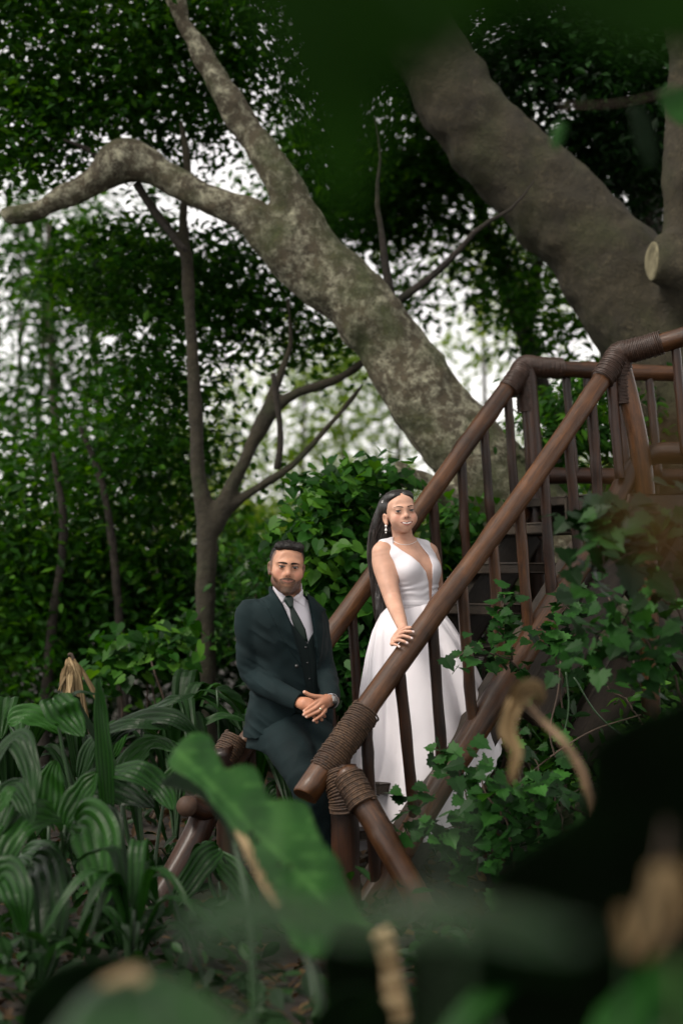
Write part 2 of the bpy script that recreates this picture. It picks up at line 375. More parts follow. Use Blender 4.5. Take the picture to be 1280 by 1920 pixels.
# ================================================================ ground
def ground():
    xs = np.concatenate([-np.geomspace(400, 6, 22), np.linspace(-5.5, 5.5, 90), np.geomspace(6, 400, 22)])
    ys = np.concatenate([np.linspace(-12, 1, 14), np.linspace(1.2, 13, 96), np.geomspace(13.4, 900, 26)])
    X, Y = np.meshgrid(xs, ys, indexing='ij'); near = np.exp(-((X / 9) ** 2 + ((Y - 7) / 9) ** 2))
    Z = .05 * vnoise(X, Y, 0, 1.3, 3) * near + .02 * vnoise(X, Y, 0, 5, 4) * near - .06 - .06 * np.clip(Y - 12, 0, 40)
    V = np.stack([X, Y, Z], -1).reshape(-1, 3); n, m = X.shape
    i = np.arange(n - 1)[:, None] * m; j = np.arange(m - 1)[None]
    Q = np.stack([i + j, i + m + j, i + m + j + 1, i + j + 1], -1).reshape(-1, 4)
    mt, t, b = newmat('soil'); tc = N_(t, 'ShaderNodeTexCoord'); n1 = N_(t, 'ShaderNodeTexNoise', Scale=3.0, Detail=9.0, Roughness=.7); t.links.new(tc.outputs['Object'], n1.inputs['Vector'])
    t.links.new(ramp(t, n1.outputs[0], [(.3, (.007, .005, .003)), (.55, (.018, .013, .008)), (.75, (.04, .03, .018))]), b.inputs['Base Color']); b.inputs['Roughness'].default_value = .95
    bp = N_(t, 'ShaderNodeBump', Strength=.8, Distance=.04); t.links.new(n1.outputs[0], bp.inputs['Height']); t.links.new(bp.outputs[0], b.inputs['Normal'])
    o = obj('ground', V, Q, None, mt); tag(o, kind='structure')
    g = np.random.default_rng(5); k = 9000
    c = np.stack([g.uniform(-3.2, 3.2, k), g.uniform(3.2, 11, k), np.zeros(k)], 1); c[:, 2] = -.03 + .05 * vnoise(c[:, 0], c[:, 1], 0, 1.3, 3) + g.uniform(0, .03, k)
    lm = leafmat('leaf_litter', [(0, (.02, .012, .007)), (.6, (.06, .035, .018)), (1, (.12, .08, .035))], rough=.8, trans=.1)
    V, Q, T, r = leaves(c, .07, 'oval', .35, .1, 6)
    o = obj('leaf_litter', V, Q, T, lm, None, {'rnd': r}, False); tag(o, 'dead brown leaves lying on the dark soil', 'leaf litter', kind='stuff')
ground()
# ================================================================ trees
BARK_L = barkmat('bark_lichen', (.062, .050, .028), (.34, .33, .23), (.034, .046, .009), lich=.85, mossy=.7, sc_=1.5)
BARK_G = barkmat('bark_giant', (.028, .0225, .0105), (.070, .058, .030), (.03, .032, .009), lich=.6, mossy=.6, sc_=1.3)
BARK_D = barkmat('bark_dark', (.016, .011, .006), (.036, .027, .015), (.012, .015, .005), lich=.2, mossy=.4, sc_=2.0)
BARK_M = barkmat('bark_mid', (.026, .021, .010), (.055, .048, .025), (.02, .025, .007), lich=.3, mossy=.4, sc_=2.0)
def px_path(rows, Y):
    """rows (u, v, half width px[, dY]) -> points and radii"""
    p, r = [], []
    for q in rows:
        y = Y + (q[3] if len(q) > 3 else 0); p.append(P(q[0], q[1], y)); r.append(q[2] * y / F)
    return np.array(p), np.array(r)
def tree_field(paths, Y, h, k=.06, seed=0, rough=.02):
    pr = [px_path(p, Y) for p in paths]; lo = np.min([(p - r[:, None]).min(0) for p, r in pr], 0) - .15; hi = np.max([(p + r[:, None]).max(0) for p, r in pr], 0) + .15
    f = Field(lo, hi, h)
    for (p, r) in pr: f.chain(p, r, k, n=max(8, len(p) * 4))
    X, Yy, Z = f.ax[0][:, None, None], f.ax[1][None, :, None], f.ax[2][None, None, :]
    m = np.abs(f.f) < .12; I = np.argwhere(m); x, y, z = f.ax[0][I[:, 0]], f.ax[1][I[:, 1]], f.ax[2][I[:, 2]]
    f.f[m] += rough * (vnoise(x, y, z, 3.1, seed) + .6 * vnoise(x, y, z, 8, seed + 1) + .35 * vnoise(x, y, z, 18, seed + 2))
    return f
def crown(parent, ells, ncl, per, spread, size, mat, seed, kind='small', **kw):
    c, t, cc = clumps(ells, ncl, per, spread, seed)
    return leafobj('crown', c, size, mat, parent, kind, t, seed + 50, **kw), cc
def E_(u, v, Y, ru, rv, ry, wt=None):
    c = P(u, v, Y); e = [c, np.array([ru * Y / F, ry, rv * Y / F])]
    if wt: e.append(wt)
    return e
# ---- leaning tree behind the staircase
t = thing('leaning_tree', P(1100, 1500, 8.9), 'thick grey-brown tree mottled with pale lichen, leaning left behind the staircase', 'tree')
f = tree_field([
    [(1140, 1700, 190), (1130, 1560, 165), (1110, 1330, 135), (1070, 1110, 108), (1010, 1000, 92), (935, 905, 82), (862, 825, 75), (790, 732, 68), (715, 620, 60), (655, 555, 56), (610, 540, 50), (560, 500, 46), (515, 450, 42), (465, 408, 37), (408, 378, 33), (350, 352, 31), (290, 318, 30), (238, 300, 32), (190, 330, 25), (130, 365, 23), (70, 393, 20), (22, 402, 15)],
    [(690, 590, 50), (640, 520, 48), (600, 470, 39), (560, 400, 34), (512, 310, 32), (463, 240, 30), (420, 170, 27), (385, 110, 25), (350, 50, 22), (320, -30, 20)],
    [(232, 300, 30), (236, 285, 22)],
    [(742, 893, 12, -.35), (790, 905, 18, -.3), (832, 930, 22, -.25), (885, 960, 34, -.1), (960, 990, 50)],
    [(745, 893, 10, -.35), (752, 882, 10, -.37)],
], 8.9, .022, .09, 11, .026)
V, Q = f.mesh(); obj('trunk', V, Q, None, BARK_L, t)
m = MB()
for pts, r0, r1 in (([(735, 570), (722, 500), (716, 440), (705, 370), (712, 290), (700, 220)], .028, .005), ([(745, 565), (800, 525), (850, 480), (900, 425), (960, 390), (1000, 340)], .026, .005), ([(190, 300), (165, 280), (120, 262)], .02, .008),
                    ([(255, 345), (290, 400), (330, 450), (350, 470)], .022, .015), ([(520, 880), (526, 820), (520, 760), (512, 700)], .02, .015)):
    p = spline([P(u, v, 8.95) for u, v in pts], 10); V, Q, T = tube(p, np.linspace(r0, r1, 10), 7, wob=.1); obj('branch', V, Q, T, BARK_D, t)
crown(t, [E_(120, 60, 9.6, 300, 170, 1.0), E_(330, 110, 9.8, 200, 190, .8), E_(80, 260, 9.5, 170, 90, .7), E_(540, 60, 9.8, 260, 160, .9), E_(330, 250, 9.7, 160, 60, .6), E_(20, 130, 9.4, 150, 200, .8)],
      500, 56, .15, .068, G1, 21)
# ---- giant tree at the right
t = thing('giant_tree', P(1290, 1500, 9.3), 'huge smooth brown tree with a massive limb sweeping up left over the stairs', 'tree')
f = tree_field([
    [(640, -160, 52), (700, -60, 60), (760, 20, 66), (810, 105, 72), (865, 195, 80), (925, 270, 84), (985, 335, 88), (1050, 400, 92), (1120, 470, 96), (1185, 550, 104), (1240, 650, 112), (1262, 750, 118), (1285, 930, 135), (1290, 1200, 160), (1290, 1700, 220)],
    [(1130, 590, 30, .5), (1165, 640, 42, .4), (1215, 700, 70, .2)],
    [(1295, 20, 50, -.5), (1293, 200, 48, -.5), (1293, 330, 50, -.5), (1297, 440, 54, -.5), (1310, 520, 70, -.4), (1320, 600, 90, -.2), (1320, 800, 110)],
    [(1224, 490, 38, -.60), (1250, 491, 38, -.585), (1310, 500, 46, -.55)],
    [(1268, 460, 22, -.6), (1290, 440, 30, -.5)],
    [(1500, 300, 60, .2), (1420, 480, 80), (1330, 650, 100)],
], 9.3, .028, .12, 31, .036)
c0 = P(1211, 490, 8.70); ax = nrm(P(1226, 490, 8.700) - P(1300, 492, 8.735)); c0 = P(1222, 490, 8.70)
f.op(lambda X, Y, Z: np.maximum(np.sqrt((X - c0[0]) ** 2 + (Y - c0[1]) ** 2 + (Z - c0[2]) ** 2) - .3, -((X - c0[0]) * ax[0] + (Y - c0[1]) * ax[1] + (Z - c0[2]) * ax[2])), c0 - .35, c0 + .35, .006, 'sub')
V, Q = f.mesh(); obj('trunk', V, Q, None, BARK_G, t)
u_ = nrm(np.cross(ax, (0, 0, 1))); v_ = np.cross(u_, ax); a = np.arange(40) * 2 * np.pi / 40
ring = lambda r, off: c0 + ax * off + (np.cos(a)[:, None] * u_ * .98 + np.sin(a)[:, None] * v_) * r * (1 + .05 * np.sin(3 * a + 1))[:, None]
V = [ring(.104, -.012), ring(.108, .004), ring(.100, .009), ring(.07, .006), ring(.035, .008)]; V = np.vstack(V + [[c0 + ax * .007]])
j = np.arange(40); k = (j + 1) % 40; Q = np.concatenate([np.stack([i * 40 + j, i * 40 + k, i * 40 + 40 + k, i * 40 + 40 + j], 1) for i in range(4)]); T = np.stack([160 + j, 160 + k, np.full(40, 200)], 1)
cm, tt, b = newmat('cut_wood'); tc = N_(tt, 'ShaderNodeTexCoord'); n1 = N_(tt, 'ShaderNodeTexNoise', Scale=14.0, Detail=6.0); tt.links.new(tc.outputs['Object'], n1.inputs['Vector'])
tt.links.new(ramp(tt, n1.outputs[0], [(.35, (.06, .052, .026)), (.65, (.19, .17, .10))]), b.inputs['Base Color']); b.inputs['Roughness'].default_value = .9
obj('cut_end', V, Q, T, cm, t)
crown(t, [E_(1090, 170, 10.3, 190, 190, .9), E_(1230, 120, 10.6, 150, 260, .9), E_(900, 40, 10.3, 260, 120, .9), E_(1150, 330, 10.5, 120, 110, .6)], 400, 60, .16, .08, G6, 41)
# ---- canopy tree in the middle (behind)
t = thing('canopy_tree', P(1010, 1400, 12.3), 'tall leafy tree filling the gap between the two leaning trunks', 'tree')
f = tree_field([[(1075, 1300, 24), (1060, 900, 20), (985, 640, 16), (930, 470, 14), (860, 300, 12), (800, 150, 9)], [(985, 640, 14), (1010, 480, 11), (1050, 380, 8)], [(930, 470, 12), (850, 420, 9), (760, 380, 6)]], 12.3, .022, .04, 55, .008)
V, Q = f.mesh(); obj('trunk', V, Q, None, BARK_D, t)
crown(t, [E_(720, 260, 11.8, 190, 190, .9), E_(840, 400, 12, 140, 110, .7), E_(620, 330, 12, 130, 130, .8), E_(880, 230, 12, 110, 130, .8), E_(660, 420, 12.2, 120, 70, .6), E_(1020, 590, 11.6, 100, 90, .5), E_(1075, 700, 11.4, 60, 60, .4), E_(960, 500, 12.5, 60, 90, .5), E_(1000, 470, 12, 80, 60, .4), E_(780, 560, 12.4, 80, 50, .4)],
      460, 46, .17, .085, G1, 61)
# ---- slender forked tree
t = thing('forked_tree', P(385, 1500, 9.15), 'slender dark tree forking into two limbs behind the man', 'tree')
f = tree_field([
    [(388, 1480, 22), (386, 1300, 20), (386, 1150, 19), (388, 1040, 20), (384, 960, 18), (372, 880, 13), (366, 760, 12), (360, 640, 11), (353, 540, 11), (350, 470, 10), (344, 400, 9), (352, 320, 7), (340, 230, 4)],
    [(398, 985, 18), (420, 940, 14), (455, 870, 12), (485, 810, 11), (520, 762, 9), (560, 735, 8), (620, 715, 8), (665, 690, 7), (720, 640, 6)],
    [(405, 985, 12), (440, 945, 9), (500, 905, 9), (545, 875, 8), (580, 840, 7), (615, 800, 5), (650, 760, 4), (680, 720, 3)],
    [(485, 810, 10), (510, 740, 8), (530, 690, 8), (545, 640, 7), (540, 560, 6)],
    [(350, 480, 9), (310, 420, 7), (270, 360, 6), (240, 300, 5)],
], 9.15, .016, .035, 71, .010)
V, Q = f.mesh(); obj('trunk', V, Q, None, BARK_M, t)
crown(t, [E_(260, 520, 10.3, 160, 90, .7), E_(400, 560, 10.4, 110, 70, .6), E_(330, 680, 10.2, 110, 90, .7), E_(520, 600, 10.6, 100, 50, .5), E_(460, 500, 10.6, 110, 60, .5), E_(600, 650, 10.6, 70, 40, .4), E_(300, 800, 10.1, 120, 80, .6), E_(560, 690, 10.7, 60, 30, .3), E_(680, 600, 10.6, 60, 60, .3)],
      270, 42, .16, .076, G1, 81)
# ---- bushy tree at the left
t = thing('bushy_tree', P(150, 1450, 9.8), 'dense bushy tree of broad dark leaves at the left behind the strap-leaved plants', 'tree')
f = tree_field([[(235, 1440, 12), (228, 1250, 10), (215, 1050, 9), (190, 900, 7), (150, 800, 5)], [(80, 1440, 12), (95, 1200, 10), (120, 1000, 8), (100, 850, 5)]], 9.9, .018, .03, 91, .006)
V, Q = f.mesh(); obj('trunk', V, Q, None, BARK_D, t)
crown(t, [E_(90, 970, 10.7, 190, 130, .9), E_(290, 990, 10.8, 110, 110, .8), E_(30, 1080, 10.5, 130, 120, .8), E_(230, 1110, 10.6, 150, 90, .8), E_(330, 890, 10.9, 60, 90, .6), E_(150, 850, 10.9, 150, 60, .7), E_(60, 1220, 10.2, 120, 100, .6)],
      600, 22, .22, .080, G1, 101, kind='oval')
# ---- palms/bamboo poles at the far left
POLE = barkmat('bark_pole', (.05, .045, .03), (.12, .11, .08), (.04, .05, .02), lich=.3, mossy=.5, sc_=2.0)
def far_tree(rows, Y, ells, ncl, per, size, mat, seed, label, spread=.3, group='thin trees far behind', name='thin_tree', kind='small'):
    t = thing(name, P(rows[0][0], rows[0][1], Y), label, 'tree', group)
    p, r = px_path(rows, Y); R = spline(np.column_stack([p, r]), 26); V, Q, T = tube(R[:, :3], R[:, 3], 9, wob=.12, seed=seed); obj('trunk', V, Q, T, POLE, t)
    if ells: crown(t, ells, ncl, per, spread, size, mat, seed, kind)
    return t
for i, (u0, u1, Y, hw, lb) in enumerate([(20, 35, 15, 5, 'leftmost thin dark pole-like trunk against the white sky'), (62, 78, 16, 6, 'thin dark trunk second from the left edge'), (104, 92, 14.5, 9, 'thickest of the thin dark trunks at the left'),
                                     (150, 168, 17, 5, 'thin pole trunk right of the thickest one at the left'), (185, 176, 15, 6, 'thin pale trunk near the big limb drooping left'), (236, 228, 16.5, 5, 'thin trunk behind the middle of the left foliage'), (292, 300, 18, 5, 'thin trunk just left of the slender forked tree')]):
    e = [E_(u1, 430 + 40 * (i % 3), Y, 50, 120, .6), E_(u1 + 10, 650, Y, 36, 130, .5), E_(u0, 820, Y, 40, 110, .5)]
    far_tree([(u0, 1200, hw), (u0 + 4, 900, hw), (u1 + 4, 650, hw * .8), (u1, 420, hw * .6)], Y, e, 62, 24, .10, G1, 200 + i, lb, .22)
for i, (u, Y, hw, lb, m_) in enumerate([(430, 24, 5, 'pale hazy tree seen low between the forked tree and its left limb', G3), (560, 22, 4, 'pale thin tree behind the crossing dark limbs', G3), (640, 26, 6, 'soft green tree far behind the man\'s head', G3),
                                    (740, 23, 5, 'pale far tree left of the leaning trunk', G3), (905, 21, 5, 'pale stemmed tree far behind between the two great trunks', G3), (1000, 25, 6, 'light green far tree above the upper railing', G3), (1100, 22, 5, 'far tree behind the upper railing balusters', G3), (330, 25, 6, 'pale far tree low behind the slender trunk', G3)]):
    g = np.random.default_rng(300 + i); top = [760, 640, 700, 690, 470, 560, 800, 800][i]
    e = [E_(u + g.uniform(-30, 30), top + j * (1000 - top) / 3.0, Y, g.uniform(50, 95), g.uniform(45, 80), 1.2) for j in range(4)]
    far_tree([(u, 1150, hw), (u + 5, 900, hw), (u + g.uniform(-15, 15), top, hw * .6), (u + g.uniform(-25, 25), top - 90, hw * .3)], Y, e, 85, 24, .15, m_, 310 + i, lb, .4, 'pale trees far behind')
# ---- far wood closing the horizon
g = np.random.default_rng(77)
def mass(name, label, cat, boxes, n, size, mat, seed, kind='small', tilt=.7):
    g = np.random.default_rng(seed); cs = []; tn = []
    for (u0, u1, v0, v1, y0, y1, wt) in boxes:
        k = int(n * wt); Y = g.uniform(y0, y1, k); u = g.uniform(u0, u1, k); v = v0 + (v1 - v0) * g.beta(1.4, 1.0, k)
        c = np.array([P(a, b, y) for a, b, y in zip(u, v, Y)]); q = vnoise(c[:, 0], c[:, 1], c[:, 2], 2.2, seed) + .5 * vnoise(c[:, 0], c[:, 1], c[:, 2], 5, seed + 1)
        kp = q > -.25; cs.append(c[kp]); tn.append((.5 + .6 * q)[kp])
    o = leafobj(name, np.concatenate(cs), size, mat, None, kind, np.clip(np.concatenate(tn), 0, 1), seed, tilt)
    return tag(o, label, cat, kind='stuff')
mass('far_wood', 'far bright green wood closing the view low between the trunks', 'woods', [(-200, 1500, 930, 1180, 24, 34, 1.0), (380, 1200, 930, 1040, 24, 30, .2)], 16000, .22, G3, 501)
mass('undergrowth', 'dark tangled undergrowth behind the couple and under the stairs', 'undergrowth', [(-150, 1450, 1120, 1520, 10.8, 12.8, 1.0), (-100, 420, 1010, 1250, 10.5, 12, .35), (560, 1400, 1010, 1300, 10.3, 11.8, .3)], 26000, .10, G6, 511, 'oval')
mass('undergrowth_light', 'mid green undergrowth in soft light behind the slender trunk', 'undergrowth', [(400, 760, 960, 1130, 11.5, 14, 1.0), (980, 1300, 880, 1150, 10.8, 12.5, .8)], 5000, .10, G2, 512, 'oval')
# ---- dark trunk at the upper right
t = thing('dark_trunk', P(1215, 1300, 11.5), 'dark straight trunk in shade left of the cut limb stub', 'tree')
p, r = px_path([(1225, 1300, 40), (1220, 700, 34), (1212, 400, 32), (1208, 150, 30), (1200, -60, 28)], 11.5); R = spline(np.column_stack([p, r]), 30)
V, Q, T = tube(R[:, :3], R[:, 3], 14, wob=.08); obj('trunk', V, Q, T, BARK_D, t)
# ================================================================ staircase
def woodmat(name, dark, mid, rough=.42, scl=1.0):
    m, t, b = newmat(name); tc = N_(t, 'ShaderNodeTexCoord'); at = N_(t, 'ShaderNodeAttribute', attribute_name='grain')
    mp = N_(t, 'ShaderNodeMapping'); mp.inputs['Scale'].default_value = (1, 1, 1)
    t.links.new(at.outputs['Vector'], mp.inputs['Vector'])
    n1 = N_(t, 'ShaderNodeTexNoise', Scale=16.0 * scl, Detail=10.0, Roughness=.78, Distortion=.9); n2 = N_(t, 'ShaderNodeTexNoise', Scale=3.2, Detail=5.0, Roughness=.6)
    t.links.new(mp.outputs[0], n1.inputs['Vector']); t.links.new(tc.outputs['Object'], n2.inputs['Vector'])
    c = ramp(t, n1.outputs[0], [(.28, tuple(x * .6 for x in dark)), (.5, tuple((a + c_) / 2 for a, c_ in zip(dark, mid))), (.72, mid)])
    mx = N_(t, 'ShaderNodeMix', data_type='RGBA', blend_type='MULTIPLY'); mx.inputs[0].default_value = 1
    t.links.new(c, mx.inputs[6]); t.links.new(ramp(t, n2.outputs[0], [(.35, (.35, .32, .30)), (.65, (1.5, 1.4, 1.3))]), mx.inputs[7])
    t.links.new(mx.outputs[2], b.inputs['Base Color']); b.inputs['Roughness'].default_value = rough
    b.inputs['Coat Weight'].default_value = .18; b.inputs['Coat Roughness'].default_value = .2; b.inputs['Specular IOR Level'].default_value = .28
    bp = N_(t, 'ShaderNodeBump', Strength=.6, Distance=.006); t.links.new(n1.outputs[0], bp.inputs['Height']); t.links.new(bp.outputs[0], b.inputs['Normal'])
    return m
WOOD = woodmat('varnished_log', (.007, .003, .0014), (.105, .044, .014))
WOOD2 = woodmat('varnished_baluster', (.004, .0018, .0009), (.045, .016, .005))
WOOD3 = woodmat('grey_plank', (.012, .009, .007), (.045, .036, .027), rough=.7)
ENDW = plain('log_end_grain', (.05, .024, .012), .7, noise=30)
def log(name, pts, rad, mat, parent, n=24, sides=20, wob=.05, seed=0, knots=0):
    R = spline(np.column_stack([pts, np.broadcast_to(rad, (len(pts),))]), n); g = np.random.default_rng(seed + 900)
    R = np.vstack([R[:1], R[:1] + (R[1:2] - R[:1]) * .06, R[1:-1], R[-1:] + (R[-2:-1] - R[-1:]) * .06, R[-1:]]); R[0, 3] *= .93; R[-1, 3] *= .93; n += 2
    p = R[:, :3].copy(); L = np.linalg.norm(p[-1] - p[0]); s = np.linspace(0, 1, n)
    T_, N0, B0 = frames(p)
    p += (N0 * (np.sin(s * L * 2.3 + seed) * .006)[:, None] + B0 * (np.sin(s * L * 3.1 + 2 * seed) * .006)[:, None]) * min(1, rad if np.isscalar(rad) else rad[0]) / .05
    V, Q, T = tube(p, R[:, 3], sides, wob=wob, seed=seed)
    for _ in range(knots):
        k = g.integers(2, n - 2); q = g.integers(0, sides); c = V[k * sides + q]; d = np.linalg.norm(V - c, axis=1); V = V + (V - p[min(k, n - 1)]) * (np.exp(-(d / .022) ** 2) * .16)[:, None]
    # grain coordinate: along the log stretched, round it as is
    a = np.tile(np.arange(sides) * 2 * np.pi / sides, n); s_ = np.repeat(s * L, sides); rr = float(np.mean(R[:, 3]))
    G = np.stack([np.cos(a) * rr * 3.2, np.sin(a) * rr * 3.2, s_ * .22 + seed * 3.1], 1); G = np.vstack([G, [[0, 0, 0], [0, 0, L * .22]]])
    o = obj(name, V, Q, T, mat, parent, {'grain': G}); sm = np.ones(len(Q) + len(T), bool); sm[len(Q):] = False; o.data.polygons.foreach_set('use_smooth', sm); return o
def rope_mat():
    m, t, b = newmat('coir_rope'); tc = N_(t, 'ShaderNodeTexCoord'); n1 = N_(t, 'ShaderNodeTexNoise', Scale=120.0, Detail=4.0); t.links.new(tc.outputs['Object'], n1.inputs['Vector'])
    n2 = N_(t, 'ShaderNodeTexNoise', Scale=9.0, Detail=3.0); t.links.new(tc.outputs['Object'], n2.inputs['Vector'])
    mx = N_(t, 'ShaderNodeMix', data_type='RGBA', blend_type='MULTIPLY'); mx.inputs[0].default_value = 1
    t.links.new(ramp(t, n1.outputs[0], [(.3, (.016, .009, .005)), (.7, (.10, .052, .024))]), mx.inputs[6]); t.links.new(ramp(t, n2.outputs[0], [(.35, (.55, .5, .5)), (.65, (1.1, 1.1, 1.1))]), mx.inputs[7])
    t.links.new(mx.outputs[2], b.inputs['Base Color']); b.inputs['Roughness'].default_value = .75; return m
ROPE = rope_mat()
ROPE_D = plain('dark_varnished_rope', (.035, .017, .01), .45, noise=60)
def rope_wrap(pts, rad, turns, parent, rr=.0052, mat=None, n=None):
    """rope wound round a bent core: a helix whose strand is itself lumpy like twisted cord"""
    R = spline(np.column_stack([pts, np.broadcast_to(rad, (len(pts),))]), 60); T_, N0, B0 = frames(R[:, :3])
    turns = int(turns * 1.3); m = turns * 26; s = np.linspace(0, 59, m); i = np.minimum(s.astype(int), 58); f_ = (s - i)[:, None]
    c = R[i, :3] * (1 - f_) + R[i + 1, :3] * f_; rd = (R[i, 3:] * (1 - f_) + R[i + 1, 3:] * f_) + rr * .6; Nn = N0[i] * (1 - f_) + N0[i + 1] * f_; Bb = B0[i] * (1 - f_) + B0[i + 1] * f_
    a = np.linspace(0, turns * 2 * np.pi, m)[:, None] + .0; g = np.random.default_rng(turns)
    rd = rd * (1 + .03 * np.sin(a * .37) + .02 * np.sin(a * 1.9 + 1))
    p = c + rd * (np.cos(a) * Nn + np.sin(a) * Bb)
    twist = rr * (1 + .16 * np.sin(np.arange(m) * 2.2))
    V, Q, T = tube(p, twist, 6)
    mb = MB(); mb.add(V, Q, T)
    V, Q, T = tube(R[::3, :3], R[::3, 3] * .985, 14); mb.add(V, Q, T)
    return mb.build('rope_binding', mat or ROPE, parent)
NB, ND = np.array([-.116, 6.2]), np.array([1.40, 1.0])    # plan of the near rail
FB, FD = np.array([-.47, 6.9]), np.array([1.40, 1.0])     # and of the far rail
def near_rail(t): return np.array([*(NB + ND * t), .470 + 1.852 * t])
def far_rail(t): return np.array([*(FB + FD * t), .485 + 1.875 * t])
def near_low(t): return np.array([*(NB + ND * t), .157 + (t - .248) * 2.0])
def far_low(t): return np.array([*(FB + FD * t), .485 + 1.875 * t - .72])
def t_at(fn, u):
    lo, hi = -.5, 1.6
    for _ in range(40):
        m = (lo + hi) / 2
        if pix(*fn(m))[0] < u: lo = m
        else: hi = m
    return lo
ST = thing('wooden_staircase', (.6, 7.2, 0), 'dark varnished log staircase with rope-bound handrails climbing to a tree platform', 'staircase')
log('handrail', [near_rail(-.02), near_rail(.5), near_rail(.995)], [.051, .045, .041], WOOD, ST, 40, seed=1, knots=14)
log('handrail', [far_rail(-.08), far_rail(.4), far_rail(.985)], [.050, .046, .043], WOOD, ST, 40, seed=2, knots=10)
nt_, ft_ = near_rail(1.0), far_rail(1.0)
np2 = P(1300, 624, 7.12); np3 = np2 + (np2 - nt_) * 2.2; fp2 = P(1270, 700, 8.1); fp3 = fp2 + (fp2 - ft_) * .9
log('handrail', [nt_, np2, np3], .045, WOOD, ST, 30, seed=3, knots=6)
log('handrail', [ft_, fp2, fp3], .041, WOOD, ST, 30, seed=4, knots=6)
log('bottom_rail', [near_low(.12), near_low(.5), near_low(.93)], .055, WOOD, ST, 40, seed=5, knots=12)
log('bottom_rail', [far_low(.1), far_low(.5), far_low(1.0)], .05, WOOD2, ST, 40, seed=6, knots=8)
nl = P(1150, 905, 7.15)
log('bottom_rail', [near_low(.93), P(1200, 866, 7.25), P(1290, 850, 7.2), P(1400, 840, 7.1)], .05, WOOD2, ST, 24, seed=7)
log('bottom_rail', [P(1015, 893, 7.95), P(1150, 893, 8.05), P(1420, 893, 8.25)], .043, WOOD2, ST, 24, seed=8)
# rope bends at the top of both rails
def bend(A, dirdown, dirflat, post_down, r):
    rope_wrap([A + dirdown * .17, A + dirdown * .06, A + np.array([0, 0, .004]), A + dirflat * .09, A + dirflat * .2], r + .002, 40, ST, .0032, ROPE_D)
    rope_wrap([A + np.array([0, 0, -.02]), A + post_down * .23], r, 24, ST, .0032, ROPE_D)
bend(nt_, nrm(near_rail(.8) - nt_), nrm(np2 - nt_), np.array([.06, 0, -1.]), .050)
bend(ft_, nrm(far_rail(.8) - ft_), nrm(fp2 - ft_), np.array([.05, 0, -1.]), .048)
log('post', [nt_, P(1198, 860, 7.2), P(1215, 1080, 7.25), P(1230, 1640, 7.3)], .046, WOOD, ST, 30, seed=9, knots=5)
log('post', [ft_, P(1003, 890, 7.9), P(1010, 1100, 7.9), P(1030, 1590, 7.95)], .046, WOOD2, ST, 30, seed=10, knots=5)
# foot of the near rail: post, brace, rope
pf = P(650, 1440, 6.27)
log('post', [P(642, 1432, 6.27), P(648, 1540, 6.25), P(655, 1700, 6.25)], .055, WOOD2, ST, 24, seed=11)
log('brace', [P(648, 1452, 6.17), P(690, 1520, 6.08), P(735, 1600, 6.02), P(800, 1720, 5.95)], .052, WOOD, ST, 24, seed=12, knots=5)
rope_wrap([near_rail(.03), near_rail(.155)], .057, 24, ST, .0040)
rope_wrap([P(643, 1450, 6.22), P(650, 1490, 6.18), P(655, 1520, 6.18)], .070, 14, ST, .0042)
rope_wrap([P(652, 1455, 6.14), P(682, 1512, 6.08)], .054, 14, ST, .0042)
# foot of the far rail
log('post', [P(415, 1400, 6.85), P(425, 1560, 6.85), P(432, 1690, 6.85)], .05, WOOD2, ST, 20, seed=13)
log('brace', [P(352, 1512, 6.55), P(392, 1520, 6.6), P(420, 1470, 6.7)], .042, WOOD2, ST, 12, seed=14)
log('brace', [P(395, 1480, 6.7), P(370, 1560, 6.6), P(270, 1745, 6.4)], .06, WOOD2, ST, 20, seed=15)
rope_wrap([P(418, 1425, 6.87), P(444, 1385, 6.92)], .056, 9, ST)
rope_wrap([P(380, 1475, 6.78), P(402, 1443, 6.83)], .052, 8, ST)
rope_wrap([P(368, 1530, 6.6), P(392, 1497, 6.66)], .05, 8, ST)
# sawn end of the far rail (pale grain)
V, Q, T = tube([P(350, 1512, 6.50), P(353, 1512, 6.55)], .043, 18); obj('log_end', V, Q, T, ENDW, ST)
# ---- balusters: one mesh each
sd = 20
def baluster(a, b, r, mat=WOOD2):
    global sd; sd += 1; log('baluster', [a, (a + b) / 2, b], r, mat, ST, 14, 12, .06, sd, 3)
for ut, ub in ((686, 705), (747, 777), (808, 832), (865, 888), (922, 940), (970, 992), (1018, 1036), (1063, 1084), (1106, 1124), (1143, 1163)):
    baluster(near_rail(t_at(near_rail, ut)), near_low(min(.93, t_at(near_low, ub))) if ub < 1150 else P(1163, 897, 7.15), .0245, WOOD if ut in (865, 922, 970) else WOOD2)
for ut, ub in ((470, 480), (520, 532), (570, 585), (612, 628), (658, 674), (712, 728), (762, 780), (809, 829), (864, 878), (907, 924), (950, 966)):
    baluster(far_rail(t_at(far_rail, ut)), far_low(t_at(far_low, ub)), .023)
for (a, b, Ya) in (((1059, 700), (1077, 893), 7.98), ((1100, 700), (1117, 893), 8.0), ((1215, 704), (1233, 893), 8.06), ((1160, 702), (1176, 893), 8.04), ((1266, 640), (1284, 851), 7.15)):
    baluster(P(*a, Ya), P(*b, Ya), .022)
